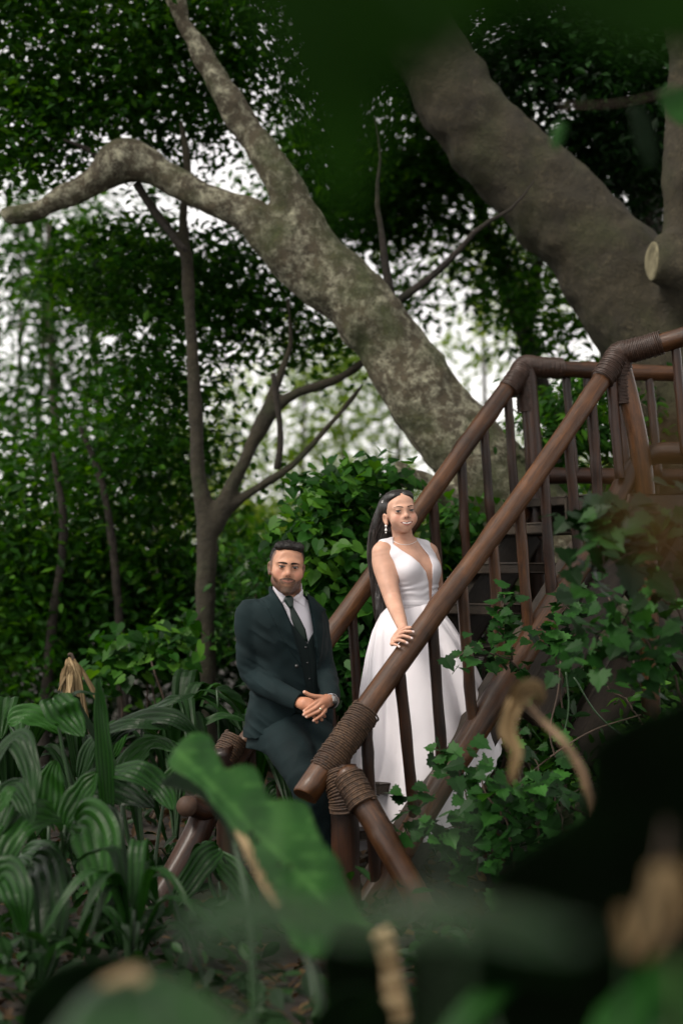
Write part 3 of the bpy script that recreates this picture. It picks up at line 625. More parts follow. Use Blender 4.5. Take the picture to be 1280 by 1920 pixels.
# ---- treads, stringers, platform
W = np.array([*(FB - NB), 0]) * .98; dd = nrm(np.array([*ND, 0])); up = np.array([0, 0, 1.])
def tread(t, z):
    c = np.array([*(NB + ND * t), z]) + W * .65
    m = MB(); g = np.random.default_rng(int(t * 1000)); m.add(*boxm(c + dd * .0, W * .34, dd * .13, up * .021, .006)); V = np.concatenate(m.V)
    o = obj('tread', V, None, m.T[0], WOOD3, ST, {'grain': np.stack([V @ dd * 6, V[:, 2] * 6, (V @ nrm(W)) * 1.2], 1)}, False)
for i in range(9): tread(.16 + i * .094, .02 + i * .188)
def plank(a, b, hw, hh, name='stringer', mat=WOOD3):
    a, b = np.asarray(a), np.asarray(b); d = b - a; L = np.linalg.norm(d); d = d / L; s = nrm(np.cross(d, up)); q = np.cross(s, d)
    V, _, T = boxm((a + b) / 2, d * L / 2, s * hw, q * hh, .006)
    return obj(name, V, None, T, mat, ST, {'grain': np.stack([V @ s * 5, V @ q * 5, V @ d * .8], 1)}, False)
def low_pt(B, t, dz, off=0): return np.array([*(B + ND * t), .02 + (t - .16) * 2.0 + dz]) + nrm(W) * off
plank(low_pt(NB, .1, -.14, .09), low_pt(NB, .98, -.14, .09), .022, .1); plank(low_pt(FB, .1, -.12, -.06), low_pt(FB, .98, -.12, -.06), .022, .1)
m = MB(); pc = np.array([1.95, 7.75, 1.67])
for k in range(9):
    c = np.array([*(NB + ND * .98), 1.665]) + W * .5 + dd * (.08 + k * .15); V, _, T = boxm(c, W * .56, dd * .072, up * .018, .004); m.add(V, None, T)
o = m.build('platform', WOOD3, ST, False)
plank(P(1060, 960, 7.2), P(1420, 950, 7.2), .03, .07, 'platform_beam'); plank(P(1020, 958, 8.0), P(1420, 950, 8.1), .03, .07, 'platform_beam')
plank(P(1215, 960, 7.35), P(985, 1340, 7.05), .045, .085, 'brace'); plank(P(1330, 960, 7.6), P(1080, 1420, 7.5), .05, .10, 'brace'); plank(P(1130, 985, 7.3), P(1480, 1500, 7.4), .045, .09, 'brace')
# ================================================================ people
def rotm(yaw, pitch, roll):
    return np.array(Matrix.Rotation(math.radians(yaw), 3, 'Z') @ Matrix.Rotation(math.radians(pitch), 3, 'X') @ Matrix.Rotation(math.radians(roll), 3, 'Y'))
def torso_fn(rows, yaw, e=2.3):
    """rows: (v, u, half width, half depth, Y) -> distance function of a shaped trunk"""
    rows = np.array(rows, float); c = np.array([P(r[1], r[0], r[4]) for r in rows]); o = np.argsort(c[:, 2]); c = c[o]; A = rows[o, 2]; B = rows[o, 3]
    zz = np.linspace(c[0, 2], c[-1, 2], 60); 
    def sm(v):
        q = np.interp(zz, c[:, 2], v); k = np.array([1, 2, 3, 2, 1]) / 9.; return np.convolve(np.pad(q, 2, mode='edge'), k, 'valid')
    cx, cy, a, b = sm(c[:, 0]), sm(c[:, 1]), sm(A), sm(B); cs, sn = math.cos(math.radians(yaw)), math.sin(math.radians(yaw))
    def loc(X, Y, Z):
        z = np.clip(Z, zz[0], zz[-1]); x = X - np.interp(z, zz, cx); y = Y - np.interp(z, zz, cy)
        return x * cs + y * sn, -x * sn + y * cs            # lateral, depth (front is negative)
    def fn(X, Y, Z):
        lx, ly = loc(X, Y, Z); aa, bb = np.interp(Z, zz, a), np.interp(Z, zz, b)
        return ((np.abs(lx / aa) ** e + np.abs(ly / bb) ** e) ** (1 / e) - 1) * np.minimum(aa, bb)
    fn.loc = loc; fn.lo = c.min(0) - A.max() - .08; fn.hi = c.max(0) + A.max() + .08; fn.z0 = zz[0]; fn.z1 = zz[-1]
    return fn
def hit(fn, u, v, y0=6.0, y1=8.0, off=0):
    Y = np.linspace(y0, y1, 1600); p = np.array([P(u, v, y) for y in Y]); d = fn(p[:, 0], p[:, 1], p[:, 2]) + off; i = np.argmax(d < 0)
    return p[i] if d[i] < 0 else None
def head_sdf(f, c, R, s, female=False):
    ex = .034 if female else .0285; nz = .004 if female else 0
    L = lambda x, y, z: c + R @ (np.array([x, y, z]) * s)
    E = lambda p, r, k=0, m='add', RR=None: f.ell(L(*p), np.array(r) * s, k * s, R if RR is None else RR, m)
    K = lambda a, b, ra, rb, k=0, m='add': f.cap(L(*a), L(*b), ra * s, rb * s, k * s, m)
    E((0, .018, .028), (.074, .094, .078)); E((0, -.036, .034), (.058, .05, .052), .03)
    E((0, -.024, -.03), (.055 if female else .058, .066, .072 if female else .074), .03)
    if female: E((0, -.036, -.063), (.037, .047, .032), .03); E((0, -.079, -.091), (.017, .013, .013), .028)
    else:
        E((0, -.034, -.076), (.046, .050, .037), .03); E((0, -.078, -.102), (.020, .016, .017), .028)
        for q in (-1, 1): E((q * .046, -.008, -.062), (.014, .02, .02), .03)
    for q in (-1, 1):
        E((q * (.044 if not female else .041), -.062, -.024 if not female else -.028), (.021, .02, .02), .026)
        if female: E((q * .035, -.050, -.056), (.019, .024, .018), .03)
        K((q * .010, -.086, .018), (q * .042, -.073, .018), .0085 if female else .0105, .008, .018)
        E((q * ex, -.102, .001), (.019, .0135, .0125), .010, 'sub')
        E((q * ex, -.0785, .0), (.0148, .0142, .0132), .004)
    K((0, -.086, .010), (0, -.0985, -.024 + nz), .0065, .0090, .018); E((0, -.1005, -.0305 + nz), (.0115, .0105, .0088), .010)
    for q in (-1, 1): E((q * .0135, -.0915, -.0335 + nz), (.0078, .009, .0068), .007)
    E((0, -.080, -.06), (.034, .018, .026), .022)            # muzzle
    # lips: corners drawn up and back into a smile
    up_ = .008 if female else .005; w_ = .029 if female else .025
    for q in (-1, 1):
        K((0, -.0965, -.0560), (q * w_ * .5, -.0935, -.0552), .0044, .0042, .004); K((q * w_ * .5, -.0935, -.0552), (q * w_, -.0825, -.0600 + up_), .0042, .0024, .004)
        K((0, -.0955, -.0700), (q * w_ * .5, -.0925, -.0680), .0056, .0050, .005); K((q * w_ * .5, -.0925, -.0680), (q * w_, -.0825, -.0600 + up_), .0050, .0024, .005)
        E((q * .043, -.066, -.040), (.018, .016, .018), .02)   # cheek
    for q in (-1, 1):   # eye openings
        for dx, rz in ((0, .0047), (-.006, .0038), (.006, .0038)): E((q * ex + dx, -.096, -.0004), (.0085, .0135, rz if female else rz * .86), .002, 'sub')
    if female:
        for q in (-1, 1): K((0, -.0995, -.0622), (q * .020, -.091, -.0580), .0022, .0016, .002, 'sub')
    for q in (-1, 1):
        Re = R @ rotm(q * -22, 0, q * 8)
        dz = -.016 if female else 0
        E((q * .073, .012, -.012 + dz), (.0075, .018, .029), .006, 'add', Re); E((q * .080, .007, -.008 + dz), (.006, .010, .016), .004, 'sub', Re); E((q * .071, .006, -.035 + dz), (.008, .010, .010), .006)
    return L
def head_cols(V, c, R, s, skin, female):
    q = ((V - c) @ R) / s; x, y, z = q.T; ax = np.abs(x); n = len(V); col = np.tile(np.array(skin), (n, 1)).astype(float)
    near = (np.linalg.norm(q, axis=1) < .17); front = near & (y < -.035)
    col *= (1 + .10 * vnoise(*(V.T), 35, 5) + .06 * vnoise(*(V.T), 90, 6))[:, None]
    def mix(m, cc):
        m = np.clip(m, 0, 1)[:, None]; col[:] = col * (1 - m) + np.array(cc) * m
    ss = lambda v, a, b: np.clip((v - a) / (b - a), 0, 1)
    mix(front * .35 * np.exp(-((ax - .042) ** 2 / .016 ** 2 + (z + .03) ** 2 / .018 ** 2)), (.50, .16, .11))
    mix(front * .25 * np.exp(-((x) ** 2 / .014 ** 2 + (z + .03) ** 2 / .012 ** 2)), (.45, .17, .12))
    if not female:   # short boxed beard, moustache, faded temples
        line = np.interp(ax, [0, .02, .03, .045, .06, .075], [-.043, -.045, -.055, -.052, -.040, -.010])
        m = ss(line - z, -.003, .012) * (near & (y < .02)) * ss(z, -.128, -.118)
        m *= 1 - .75 * np.exp(-((ax / .011) ** 2 + ((z + .080) / .004) ** 2)) * 0
        m *= .76 + .2 * vnoise(*(V.T), 260, 8)
        under = ss(z, -.100, -.112) ; gt = np.exp(-((ax - .030) / .006) ** 2) * ss(-.055 - z, 0, .006) * ss(z + .105, 0, .01)
        mst = ss(.0045 - np.abs(z - (-.0505 - .35 * np.clip(ax - .012, 0, 1))), -.002, .002) * (ax < .034) * (y < -.06)
        clear = front * np.exp(-((ax / .018) ** 2 + ((z + .077) / .007) ** 2)); m = m * (1 - .7 * clear)
        jaw = np.exp(-((z + .098 - .45 * np.clip(ax - .02, 0, 1)) / .014) ** 2) * near * (y < .0)
        m = np.maximum(m, np.maximum(np.maximum(.75 * gt, .9 * mst), .78 * jaw) * near)
        mix(m, (.018, .012, .009)); mix(front * .35 * np.exp(-((ax / .018) ** 2 + ((z + .1) / .01) ** 2)), (.22, .18, .15))
        side = ss(z, -.045, .0) * ss(.012 + z * .4 - np.abs(y - .0) + .02, -.004, .006) * (ax > .055) * near
        mix(side * .75, (.03, .02, .015))
    ez = (ax - (.034 if female else .0285)) / .0145
    mix(front * (.38 if female else .5) * np.exp(-(ez ** 2 * .7 + ((z - .006) / .010) ** 2)), (.17, .075, .05))  # eye-socket shade painted into the skin colour, above and below the eye
    mix(front * .3 * np.exp(-(ez ** 2 * .7 + ((z + .009) / .006) ** 2)), (.26, .12, .08))
    mix(front * .8 * (y < -.085) * (np.hypot((ax - .0075) * .8, (z + .0390 - (.004 if female else 0))) < .0026), (.06, .02, .018))
    mix(front * .22 * np.exp(-((z + .073) / .004) ** 2 - (x / .02) ** 2), (.14, .06, .04))  # shadow under the lower lip painted into the skin colour
    return col
EYE = attrmat('eye_surface', .12, spec=.6)
def eye(parent, c, R, s, q, look=(0, 0), ex=.0285):
    cc = c + R @ (np.array([q * ex, -.0788, .0]) * s); r = .0128 * s; bm = bmesh.new(); bmesh.ops.create_uvsphere(bm, u_segments=40, v_segments=28, radius=r)
    V = np.array([v.co[:] for v in bm.verts]); V = V[:, [0, 2, 1]]; Tq = []; bm.verts.index_update(); bmesh.ops.triangulate(bm, faces=bm.faces[:]); Tq = [[v.index for v in f.verts][::-1] for f in bm.faces]; bm.free()
    d = nrm(np.array([look[0], -1, look[1]])); a = np.arccos(np.clip(nrm(V) @ d, -1, 1)); col = np.tile([.34, .30, .28], (len(V), 1)); col[a < .60] = (.030, .014, .008); col[a < .28] = (.004, .004, .004)
    return obj('eye', cc + V @ R.T, None, Tq, EYE, parent, {'col': col})
def face_parts(T, body, c, R, s, female):
    from mathutils.bvhtree import BVHTree
    base = np.array(T.location); Vb = np.empty(len(body.data.vertices) * 3, np.float32); body.data.vertices.foreach_get('co', Vb); Vb = Vb.reshape(-1, 3) + base
    q = ((Vb - c) @ R) / s; keep = (np.linalg.norm(q, axis=1) < .15) & (q[:, 1] < -.02); ps = [p.vertices[:] for p in body.data.polygons if all(keep[i] for i in p.vertices)]
    bv = BVHTree.FromPolygons(q.tolist(), ps)
    def strip(name, xs, zt, zb, mat, off=.0007, rows=5, bulge=0):
        V = []
        for x, a, b in zip(xs, zt, zb):
            for k in range(rows):
                t = k / (rows - 1); z = a + (b - a) * t; h = bv.ray_cast(Vector((x, -.2, z)), Vector((0, 1, 0)))[0]; y = h[1] if h else -.08
                V.append((x, y - off - bulge * math.sin(math.pi * t), z))
        V = np.array(V); n = len(xs); Y = V[:, 1].reshape(n, rows)
        for _ in range(2): Y[1:-1] = (Y[:-2] + 2 * Y[1:-1] + Y[2:]) / 4
        V[:, 1] = Y.ravel(); i = np.arange(n - 1)[:, None] * rows; j = np.arange(rows - 1)[None]; Q = np.stack([i + j, i + rows + j, i + rows + j + 1, i + j + 1], -1).reshape(-1, 4)
        return obj(name, c + (V * s) @ R.T, Q, None, mat, T)
    HB = plain('brow_hair', (.012, .007, .005) if female else (.007, .005, .004), .7, .2); LIP = plain('lip_rose' if female else 'lip_brown', (.30, .10, .075) if female else (.30, .12, .085), .4 if female else .55, .4); LN = plain('lash_line', (.006, .004, .004), .6, .2)
    TE = plain('tooth_white', (.78, .73, .68), .25, .5); MI = plain('mouth_inside', (.06, .018, .014), .6, .2); ex = .034 if female else .0285
    for g in (-1, 1):
        t = np.linspace(0, 1, 22); x = g * ((.0105 if female else .0075) + t * (.043 if female else .041)); zc = (.0185 if female else .0150) + (.0060 * np.sin(t * np.pi * .80) - .001 * t if female else .0036 * np.sin(t * np.pi * .75) - .002 * t)
        h = (.0026 if female else .0040) * np.interp(t, [0, .12, .5, 1], [.55, 1, .9, .12]); strip('eyebrow', x, zc + h, zc - h, HB, .0009)
        t = np.linspace(-.98, 1.05, 22); oz = (.0046 if female else .0036) * np.sqrt(np.clip(1 - (t / 1.06) ** 2, 0, 1)) - .0004; x = g * (ex + t * .0142)
        h = (.0013 if female else .0011) * (1 + .5 * t); strip('eyelashes', x, oz + .0004 + 2 * h, oz - .0002, LN, .0012)
    w = .0335 if female else .0270; t = np.linspace(-1, 1, 33); up = .0085 if female else .0048; zc = -.0610 + up * np.abs(t) ** 1.8; x = t * w
    cup = 1 - .35 * np.exp(-(t / .10) ** 2); op_ = (.0068 if female else .0) * np.clip(1 - (np.abs(t) / .92) ** 2.4, 0, 1) ** .8
    strip('upper_lip', x, zc + op_ * .45 + .0003 + (.0040 if female else .0026) * cup * (1 - t ** 2) ** .6, zc + op_ * .45, LIP, .0008, 6, .0010)
    strip('lower_lip', x * .97, zc - op_ * .55, zc - op_ * .55 - (.0062 if female else .0052) * (1 - t ** 2) ** .75, LIP, .0008, 6, .0014)
    if female:
        strip('mouth', x * .97, zc + op_ * .46 + .0002, zc - op_ * .56 - .0002, MI, .0005); k = np.abs(t) < .74; strip('teeth', x[k], (zc + op_ * .47)[k], (zc - op_ * .42)[k], TE, .0012, 5, .0003)
    else: strip('mouth', x, zc + .0009, zc - .0009, MI, .0013, 3)  # shade in the crease between closed lips, put in as a dark strip
def finger(f, pts, r0, r1, k=.0035):
    n = len(pts); f.chain(pts, np.linspace(r0, r1, n), k)
SKIN = attrmat('skin', .48, .12, .35, bump=(420, .12, .001))
def cloth_disp(f, amp, lo, hi, fr=(9, 9, 26), seed=3, sk=.6):
    sl, X, Y, Z = f.box(lo, hi); F_ = f.f[sl]; m = np.abs(F_) < .04; I = np.argwhere(m)
    x = f.ax[0][sl[0]][I[:, 0]]; y = f.ax[1][sl[1]][I[:, 1]]; z = f.ax[2][sl[2]][I[:, 2]]
    n = vnoise(x * fr[0], y * fr[1], (z + sk * x) * fr[2], 1, seed); n = 1 - 2 * np.abs(n); F_[m] += amp * (n * .6 + .4 * vnoise(x, y, z, 22, seed + 1)); f.f[sl] = F_
# ---------------------------------------------------------------- the man
def man():
    SUIT = plain('suit_cloth', (.0042, .0115, .0128), .85, .2, noise=5, bump=(900, .25, .0006))
    VEST = plain('vest_cloth', (.005, .0105, .0105), .8, .2, noise=5, bump=(900, .25, .0006))
    SHIRT = plain('white_shirt', (.66, .63, .68), .75, .3, bump=(700, .15, .0005)); TIE = plain('green_satin_tie', (.003, .015, .010), .42, .4, bump=(1200, .2, .0004))
    HAIR = plain('black_short_hair', (.010, .008, .007), .55, .4, noise=60, bump=(260, .9, .004)); SHOE = plain('black_leather', (.01, .009, .009), .3, .5)
    BTN = plain('dark_button', (.02, .02, .02), .25, .6)
    T = thing('person', P(600, 1640, 6.75), 'smiling bearded man in a dark green suit, hands clasped, leaning on the far handrail', 'person')
    hc = P(537.6, 1062.3, 6.68); R = rotm(7, 2, 4.5); hs_ = .975
    rows = [(1112, 539, .060, .060, 6.73), (1120, 537, .095, .070, 6.735), (1130, 536, .148, .085, 6.74), (1142, 533, .172, .10, 6.745), (1162, 533, .178, .114, 6.75), (1195, 536, .178, .124, 6.76), (1240, 541, .166, .120, 6.78),
            (1285, 545, .170, .122, 6.80), (1330, 543, .184, .128, 6.81), (1390, 539, .196, .134, 6.82), (1430, 539, .20, .13, 6.82)]
    d0 = torso_fn(rows, 20)
    A1 = [P(476, 1146, 6.70), P(466, 1154, 6.70), P(466, 1205, 6.71), P(474, 1262, 6.72), P(512, 1292, 6.64), P(562, 1317, 6.555)]
    R1 = [.050, .056, .053, .052, .046, .036]
    A2 = [P(585, 1156, 6.82), P(592, 1165, 6.82), P(598, 1208, 6.83), P(608, 1258, 6.79), P(617, 1288, 6.67), P(620, 1313, 6.57)]
    R2 = [.048, .053, .050, .047, .043, .036]
    # --- body: head, neck, trunk, arms and hands in one skin
    lo = np.array([P(430, 1180, 6.7)[0] - .02, 6.36, P(540, 1420, 6.8)[2]]); hi = np.array([P(650, 1180, 6.7)[0], 7.0, P(540, 1005, 6.7)[2]])
    f = Field(lo, hi, .0025)
    f.op(lambda X, Y, Z: np.maximum(np.maximum(d0(X, Y, Z) + .030, Z - P(0, 1126, 6.75)[2]), P(0, 1368, 6.8)[2] - Z), d0.lo, d0.hi)
    f.chain([P(540, 1085, 6.715), P(539, 1115, 6.735), P(537, 1140, 6.75)], [.054, .054, .06], .03)
    f.chain(A1, np.array(R1) - .018, .02); f.chain(A2, np.array(R2) - .018, .02)
    head_sdf(f, hc, R, hs_)
    h = lambda u, v, Y: P(u, v, Y)
    # right hand, underneath
    f.chain([h(560, 1317, 6.555), h(572, 1320, 6.53), h(584, 1326, 6.52)], [.024, .029, .027], .01); f.ell(h(577, 1321, 6.525), (.036, .019, .027), .008)
    for p, r in (([h(584, 1318, 6.515), h(598, 1324, 6.525), h(610, 1334, 6.53)], .0092), ([h(586, 1325, 6.515), h(600, 1332, 6.52), h(608, 1343, 6.52)], .0094), ([h(586, 1332, 6.51), h(598, 1340, 6.51), h(603, 1350, 6.505)], .009), ([h(583, 1338, 6.51), h(591, 1346, 6.50), h(594, 1354, 6.495)], .0082)): finger(f, p, r, r * .8)
    # left hand, on top
    f.chain([h(624, 1314, 6.57), h(612, 1314, 6.52), h(603, 1316, 6.495)], [.026, .028, .026], .008); f.ell(h(604, 1318, 6.492), (.033, .017, .030), .010, rotm(0, 0, 20))
    for p, r in (([h(598, 1312, 6.482), h(589, 1320, 6.474), h(579, 1327, 6.482), h(571, 1333, 6.492)], .0098), ([h(602, 1318, 6.478), h(592, 1327, 6.468), h(581, 1334, 6.476), h(570, 1340, 6.488)], .0098),
                 ([h(606, 1325, 6.478), h(597, 1334, 6.468), h(586, 1339, 6.474), h(575, 1344, 6.484)], .0092), ([h(610, 1331, 6.480), h(604, 1340, 6.470), h(596, 1346, 6.474), h(588, 1351, 6.480)], .0082),
                 ([h(603, 1307, 6.488), h(590, 1306, 6.476), h(580, 1303, 6.472), h(571, 1298, 6.470)], .0105)): finger(f, p, r, r * .78)
    V, Q = f.mesh(); skin = np.array([.42, .215, .135])
    col = head_cols(V, hc, R, hs_, skin, False); hand = V[:, 2] < P(0, 1290, 6.5)[2]; col[hand] *= (1.0, .9, .86)
    for p in (h(570.5, 1333, 6.488), h(569.5, 1340, 6.484), h(574.5, 1344, 6.480), h(587.5, 1351, 6.477), h(570, 1297, 6.467)):
        m = np.linalg.norm(V - p, axis=1) < .0065; col[m] = (.55, .33, .25)
    # hands tinted redder all over, fingertips paler
    bo = obj('body', V, Q, None, SKIN, T, {'col': col}); face_parts(T, bo, hc, R, hs_, False)
    for q in (-1, 1): eye(T, hc, R, hs_, q, (-.10, -.04))
    # --- hair
    L = lambda x, y, z: hc + R @ (np.array([x, y, z]) * hs_)
    f = Field(hc - .14, hc + .15, .0026)
    f.ell(L(0, .020, .034), (.0735, .094, .077), 0, R)
    for x, y in ((-.035, -.045), (0, -.052), (.035, -.045)): f.ell(L(x, y, .088), (.03, .03, .020), .014, R)
    def cut(X, Y, Z):
        q = np.stack(np.broadcast_arrays(X - hc[0], Y - hc[1], Z - hc[2]), -1) @ R; x, y, z = q[..., 0], q[..., 1], q[..., 2]; ax = np.abs(x)
        yl = np.interp(z, [-.06, -.025, .0, .03, .052, .066, .075, .1], [.05, .0, -.008, -.034, -.054, -.062, -.085, -.12]) + .0
        return np.maximum(yl - y, (-.03 - z) - np.clip(y, 0, .1) * .35)
    f.op(cut, f.lo, hc + .15, .004, 'int')
    I = np.abs(f.f) < .02; J = np.argwhere(I); x, y, z = [f.ax[i][J[:, i]] for i in range(3)]
    f.f[I] += .0018 * vnoise(x, y, z, 110, 3) + .0016 * vnoise(x, y, z, 55, 4)
    V, Q = f.mesh(); ho = obj('hair', V, Q, None, HAIR, T)
    g = np.random.default_rng(4); q = (V - hc) @ R; top = np.where((q[:, 2] > .03))[0]; k = g.choice(top, 2600); nn = nrm((V[k] - L(0, .02, 0))); dr = nrm(nn + g.normal(0, .45, nn.shape) + R @ np.array([0, -.3, .2]))
    ln = g.uniform(.004, .008, len(k))[:, None]; sd_ = nrm(np.cross(dr, g.normal(size=dr.shape))) * .0009
    Vs = np.stack([V[k] - sd_, V[k] + sd_, V[k] + dr * ln], 1).reshape(-1, 3); obj('hair_tuft', Vs, None, np.arange(len(Vs)).reshape(-1, 3), HAIR, ho, None, False)
    # --- shirt with collar
    f = Field(P(470, 1230, 6.5) - .02, P(620, 1085, 6.95) + .02, .0025)
    ztop = P(0, 1120, 6.73)[2]
    f.op(lambda X, Y, Z: np.maximum(np.maximum(d0(X, Y, Z) + .018, Z - ztop), P(0, 1215, 6.6)[2] - Z), d0.lo, d0.hi)
    f.chain([P(540, 1101, 6.722), P(538, 1134, 6.742)], [.0600, .066], .004)
    f.chain([P(540, 1085, 6.715), P(539, 1112, 6.735)], [.0565, .0565], 0, mode='sub')
    col_l = [(503, 1088), (505, 1112), (523, 1136), (538, 1121), (528, 1112), (515, 1098), (512, 1088)]; col_r = [(548, 1122), (560, 1116), (568, 1104), (572, 1098), (575, 1112), (572, 1138), (566, 1134)]
    for pp in (col_l, col_r):
        pr = prism(pp, 6.65); f.op(lambda X, Y, Z: (-.0045 * np.clip(.5 - pr(X, Y, Z) / .004, 0, 1) * (Y < 6.74)).astype(np.float32), P(495, 1140, 6.5), P(580, 1085, 6.74), 0, 'disp')
    pr = prism([(512, 1080), (521, 1103), (531, 1114), (541, 1124), (550, 1120), (560, 1113), (569, 1100), (575, 1080)], 6.65)
    f.op(lambda X, Y, Z: np.maximum(pr(X, Y, Z), Y - 6.72), P(500, 1140, 6.4), P(590, 1075, 6.8), .003, 'sub')
    V, Q = f.mesh(); obj('shirt', V, Q, None, SHIRT, T)
    # --- tie
    def patch(name, poly, off, th, mat, parent, h_=.0022, base=d0, yc=6.8, k=.003, extra=None, soft=None):
        us = [p[0] for p in poly]; vs = [p[1] for p in poly]; a = P(min(us) - 6, max(vs) + 6, 6.4); b = P(max(us) + 6, min(vs) - 6, yc); a[1] = 6.4; b[1] = yc
        a[0] = min(a[0], P(min(us) - 6, 1200, yc)[0]); b[0] = max(b[0], P(max(us) + 6, 1200, 6.4)[0]); a[2] = min(a[2], P(0, max(vs) + 6, yc)[2]); b[2] = max(b[2], P(0, min(vs) - 6, 6.4)[2])
        f = Field(a, b, h_); pr = prism(poly, 6.62)
        def fn(X, Y, Z):
            t_ = th if soft is None else th * np.clip(.35 - pr(X, Y, Z) / soft, .3, 1)
            d = smax(np.abs(base(X, Y, Z) + off) - t_, pr(X, Y, Z), k); return np.maximum(d, base.loc(X, Y, Z)[1] - 0) if hasattr(base, 'loc') else d
        f.op(fn, a, b)
        if extra: extra(f)
        V, Q = f.mesh(); return obj(name, V, Q, None, mat, parent)
    tie = patch('tie', [(542, 1137), (550, 1137), (562, 1158), (573, 1180), (578, 1205), (566, 1200), (552, 1178), (545, 1158)], .016, .0055, TIE, T, soft=.012)
    f = Field(P(525, 1145, 6.5), P(557, 1115, 6.75) , .0022); f.chain([P(541.5, 1125, 6.652), P(545, 1136, 6.640)], [.021, .012]); V, Q = f.mesh(); V[:, 1] = 6.645 + (V[:, 1] - 6.645) * .7; obj('tie_knot', V, Q, None, TIE, tie)
    # --- vest
    vest = patch('vest', [(500, 1110), (522, 1138), (541, 1162), (560, 1186), (576, 1206), (587, 1186), (592, 1160), (590, 1130), (583, 1105), (640, 1120), (640, 1338), (600, 1342), (585, 1352), (560, 1338), (470, 1338), (470, 1120)], .010, .004, VEST, T, .0028,
                 extra=lambda f: f.op(lambda X, Y, Z: poly_line(X, Y, Z, [(577, 1206), (582, 1240), (587, 1290), (590, 1345)]), P(560, 1350, 6.4), P(600, 1200, 6.8), 0, 'disp'))
    for (u, v) in ((577, 1214), (580, 1243), (584, 1273), (587, 1303)):
        p = hit(d0, u - 4, v, 6.3, 7.2, .006)
        if p is not None:
            V, Q, Tt = tube([p + [0, .002, 0], p + [0, -.0035, 0]], .0055, 12); obj('button', V, Q, Tt, BTN, vest)
    # --- jacket
    hemz = lambda X: 0
    f = Field(np.array([P(425, 1200, 6.7)[0], 6.42, P(540, 1400, 6.8)[2]]), np.array([P(648, 1200, 6.7)[0], 7.02, P(540, 1095, 6.7)[2]]), .003)
    hz = P(0, 1382, 6.75)[2]
    f.op(lambda X, Y, Z: np.maximum(np.maximum(d0(X, Y, Z), hz - Z), Z - P(0, 1100, 6.75)[2]), d0.lo, d0.hi)
    f.chain(A1, R1, .014, 16); f.chain(A2, R2, .014, 16)
    cloth_disp(f, -.007, f.lo, f.lo + f.h * f.n, (9, 9, 24), 5, .7)
    f.op(lambda X, Y, Z: (.0015 * np.exp(-((np.sqrt((X - A1[3][0]) ** 2 + (Z - A1[3][2]) ** 2)) / .07) ** 2) * np.sin((Z + .5 * X) * 170)), f.lo, f.lo + f.h * f.n, 0, 'disp')
    for pp in ([(500, 1102), (507, 1118), (488, 1122), (496, 1130), (512, 1160), (530, 1195), (547, 1225), (566, 1250), (568, 1240), (556, 1212), (545, 1170), (528, 1132), (508, 1098)],
               [(572, 1108), (583, 1140), (590, 1175), (594, 1215), (597, 1245), (603, 1225), (607, 1180), (604, 1150), (612, 1143), (598, 1136), (588, 1118), (578, 1104)]):
        pr = prism(pp, 6.64); f.op(lambda X, Y, Z: (-.008 * np.clip(.5 - pr(X, Y, Z) / .003, 0, 1) * (d0.loc(X, Y, Z)[1] < .02)).astype(np.float32), P(480, 1260, 6.4), P(625, 1090, 6.85), 0, 'disp')
    pr = prism([(500, 1080), (507, 1098), (531, 1134), (547, 1170), (558, 1212), (566, 1246), (572, 1275), (576, 1300), (566, 1322), (548, 1342), (528, 1362), (505, 1379), (502, 1440), (650, 1440), (618, 1360), (600, 1322), (595, 1285), (592, 1235), (586, 1175), (577, 1125), (573, 1100), (580, 1080)], 6.66)
    f.op(lambda X, Y, Z: np.maximum(pr(X, Y, Z), d0.loc(X, Y, Z)[1] - .01), P(490, 1450, 6.3), P(655, 1070, 7.0), .003, 'sub')
    f.op(lambda X, Y, Z: d0(X, Y, Z) + .0085, d0.lo, d0.hi, .002, 'sub')
    f.chain([P(540, 1080, 6.715), P(538, 1128, 6.745)], [.066, .069], .004, mode='sub')
    f.chain(A1[-2:] + [P(575, 1322, 6.53)], [R1[-2] - .01, R1[-1] - .006, R1[-1] - .004], .002, mode='sub'); f.chain(A2[-2:] + [P(621, 1322, 6.54)], [R2[-2] - .01, R2[-1] - .006, R2[-1] - .004], .002, mode='sub')
    # cuffs end cleanly
    for A, R_ in ((A1, R1), (A2, R2)):
        a, b = A[-2], A[-1]; d = nrm(b - a)
        f.op(lambda X, Y, Z: np.maximum(np.sqrt((X - b[0]) ** 2 + (Y - b[1]) ** 2 + (Z - b[2]) ** 2) - .06, -((X - b[0]) * d[0] + (Y - b[1]) * d[1] + (Z - b[2]) * d[2])), b - .08, b + .08, .002, 'sub')
    V, Q = f.mesh(); jk = obj('jacket', V, Q, None, SUIT, T)
    p = hit(d0, 556, 1249, 6.3, 7.2, -.004); V, Q, Tt = tube([p + [0, .002, 0], p + [0, -.004, 0]], .008, 14); obj('button', V, Q, Tt, BTN, jk)
    # --- shirt cuff, watch, ring
    b = A2[-1]; d = nrm(A2[-1] - A2[-2]); wd = nrm(h(612, 1314, 6.52) - h(624, 1314, 6.57)); V, Q, Tt = tube([b - d * .01, b + d * .006], [.033, .032], 20); obj('shirt_cuff', V, Q, Tt, SHIRT, T)
    wc = h(621, 1315, 6.545); V, Q, Tt = tube([wc - wd * .010, wc - wd * .008, wc + wd * .008, wc + wd * .010], [.0285, .031, .031, .0285], 26); wt = obj('wristwatch', V, Q, Tt, SHOE, T)
    WF = plain('watch_steel', (.35, .34, .33), .25, .5, metal=.8); nn = nrm(np.array([.35, -1, .35])); q = wc + nn * .029; V, Q, Tt = tube([q, q + nn * .006], [.017, .015], 22); obj('watch_case', V, Q, Tt, WF, wt)
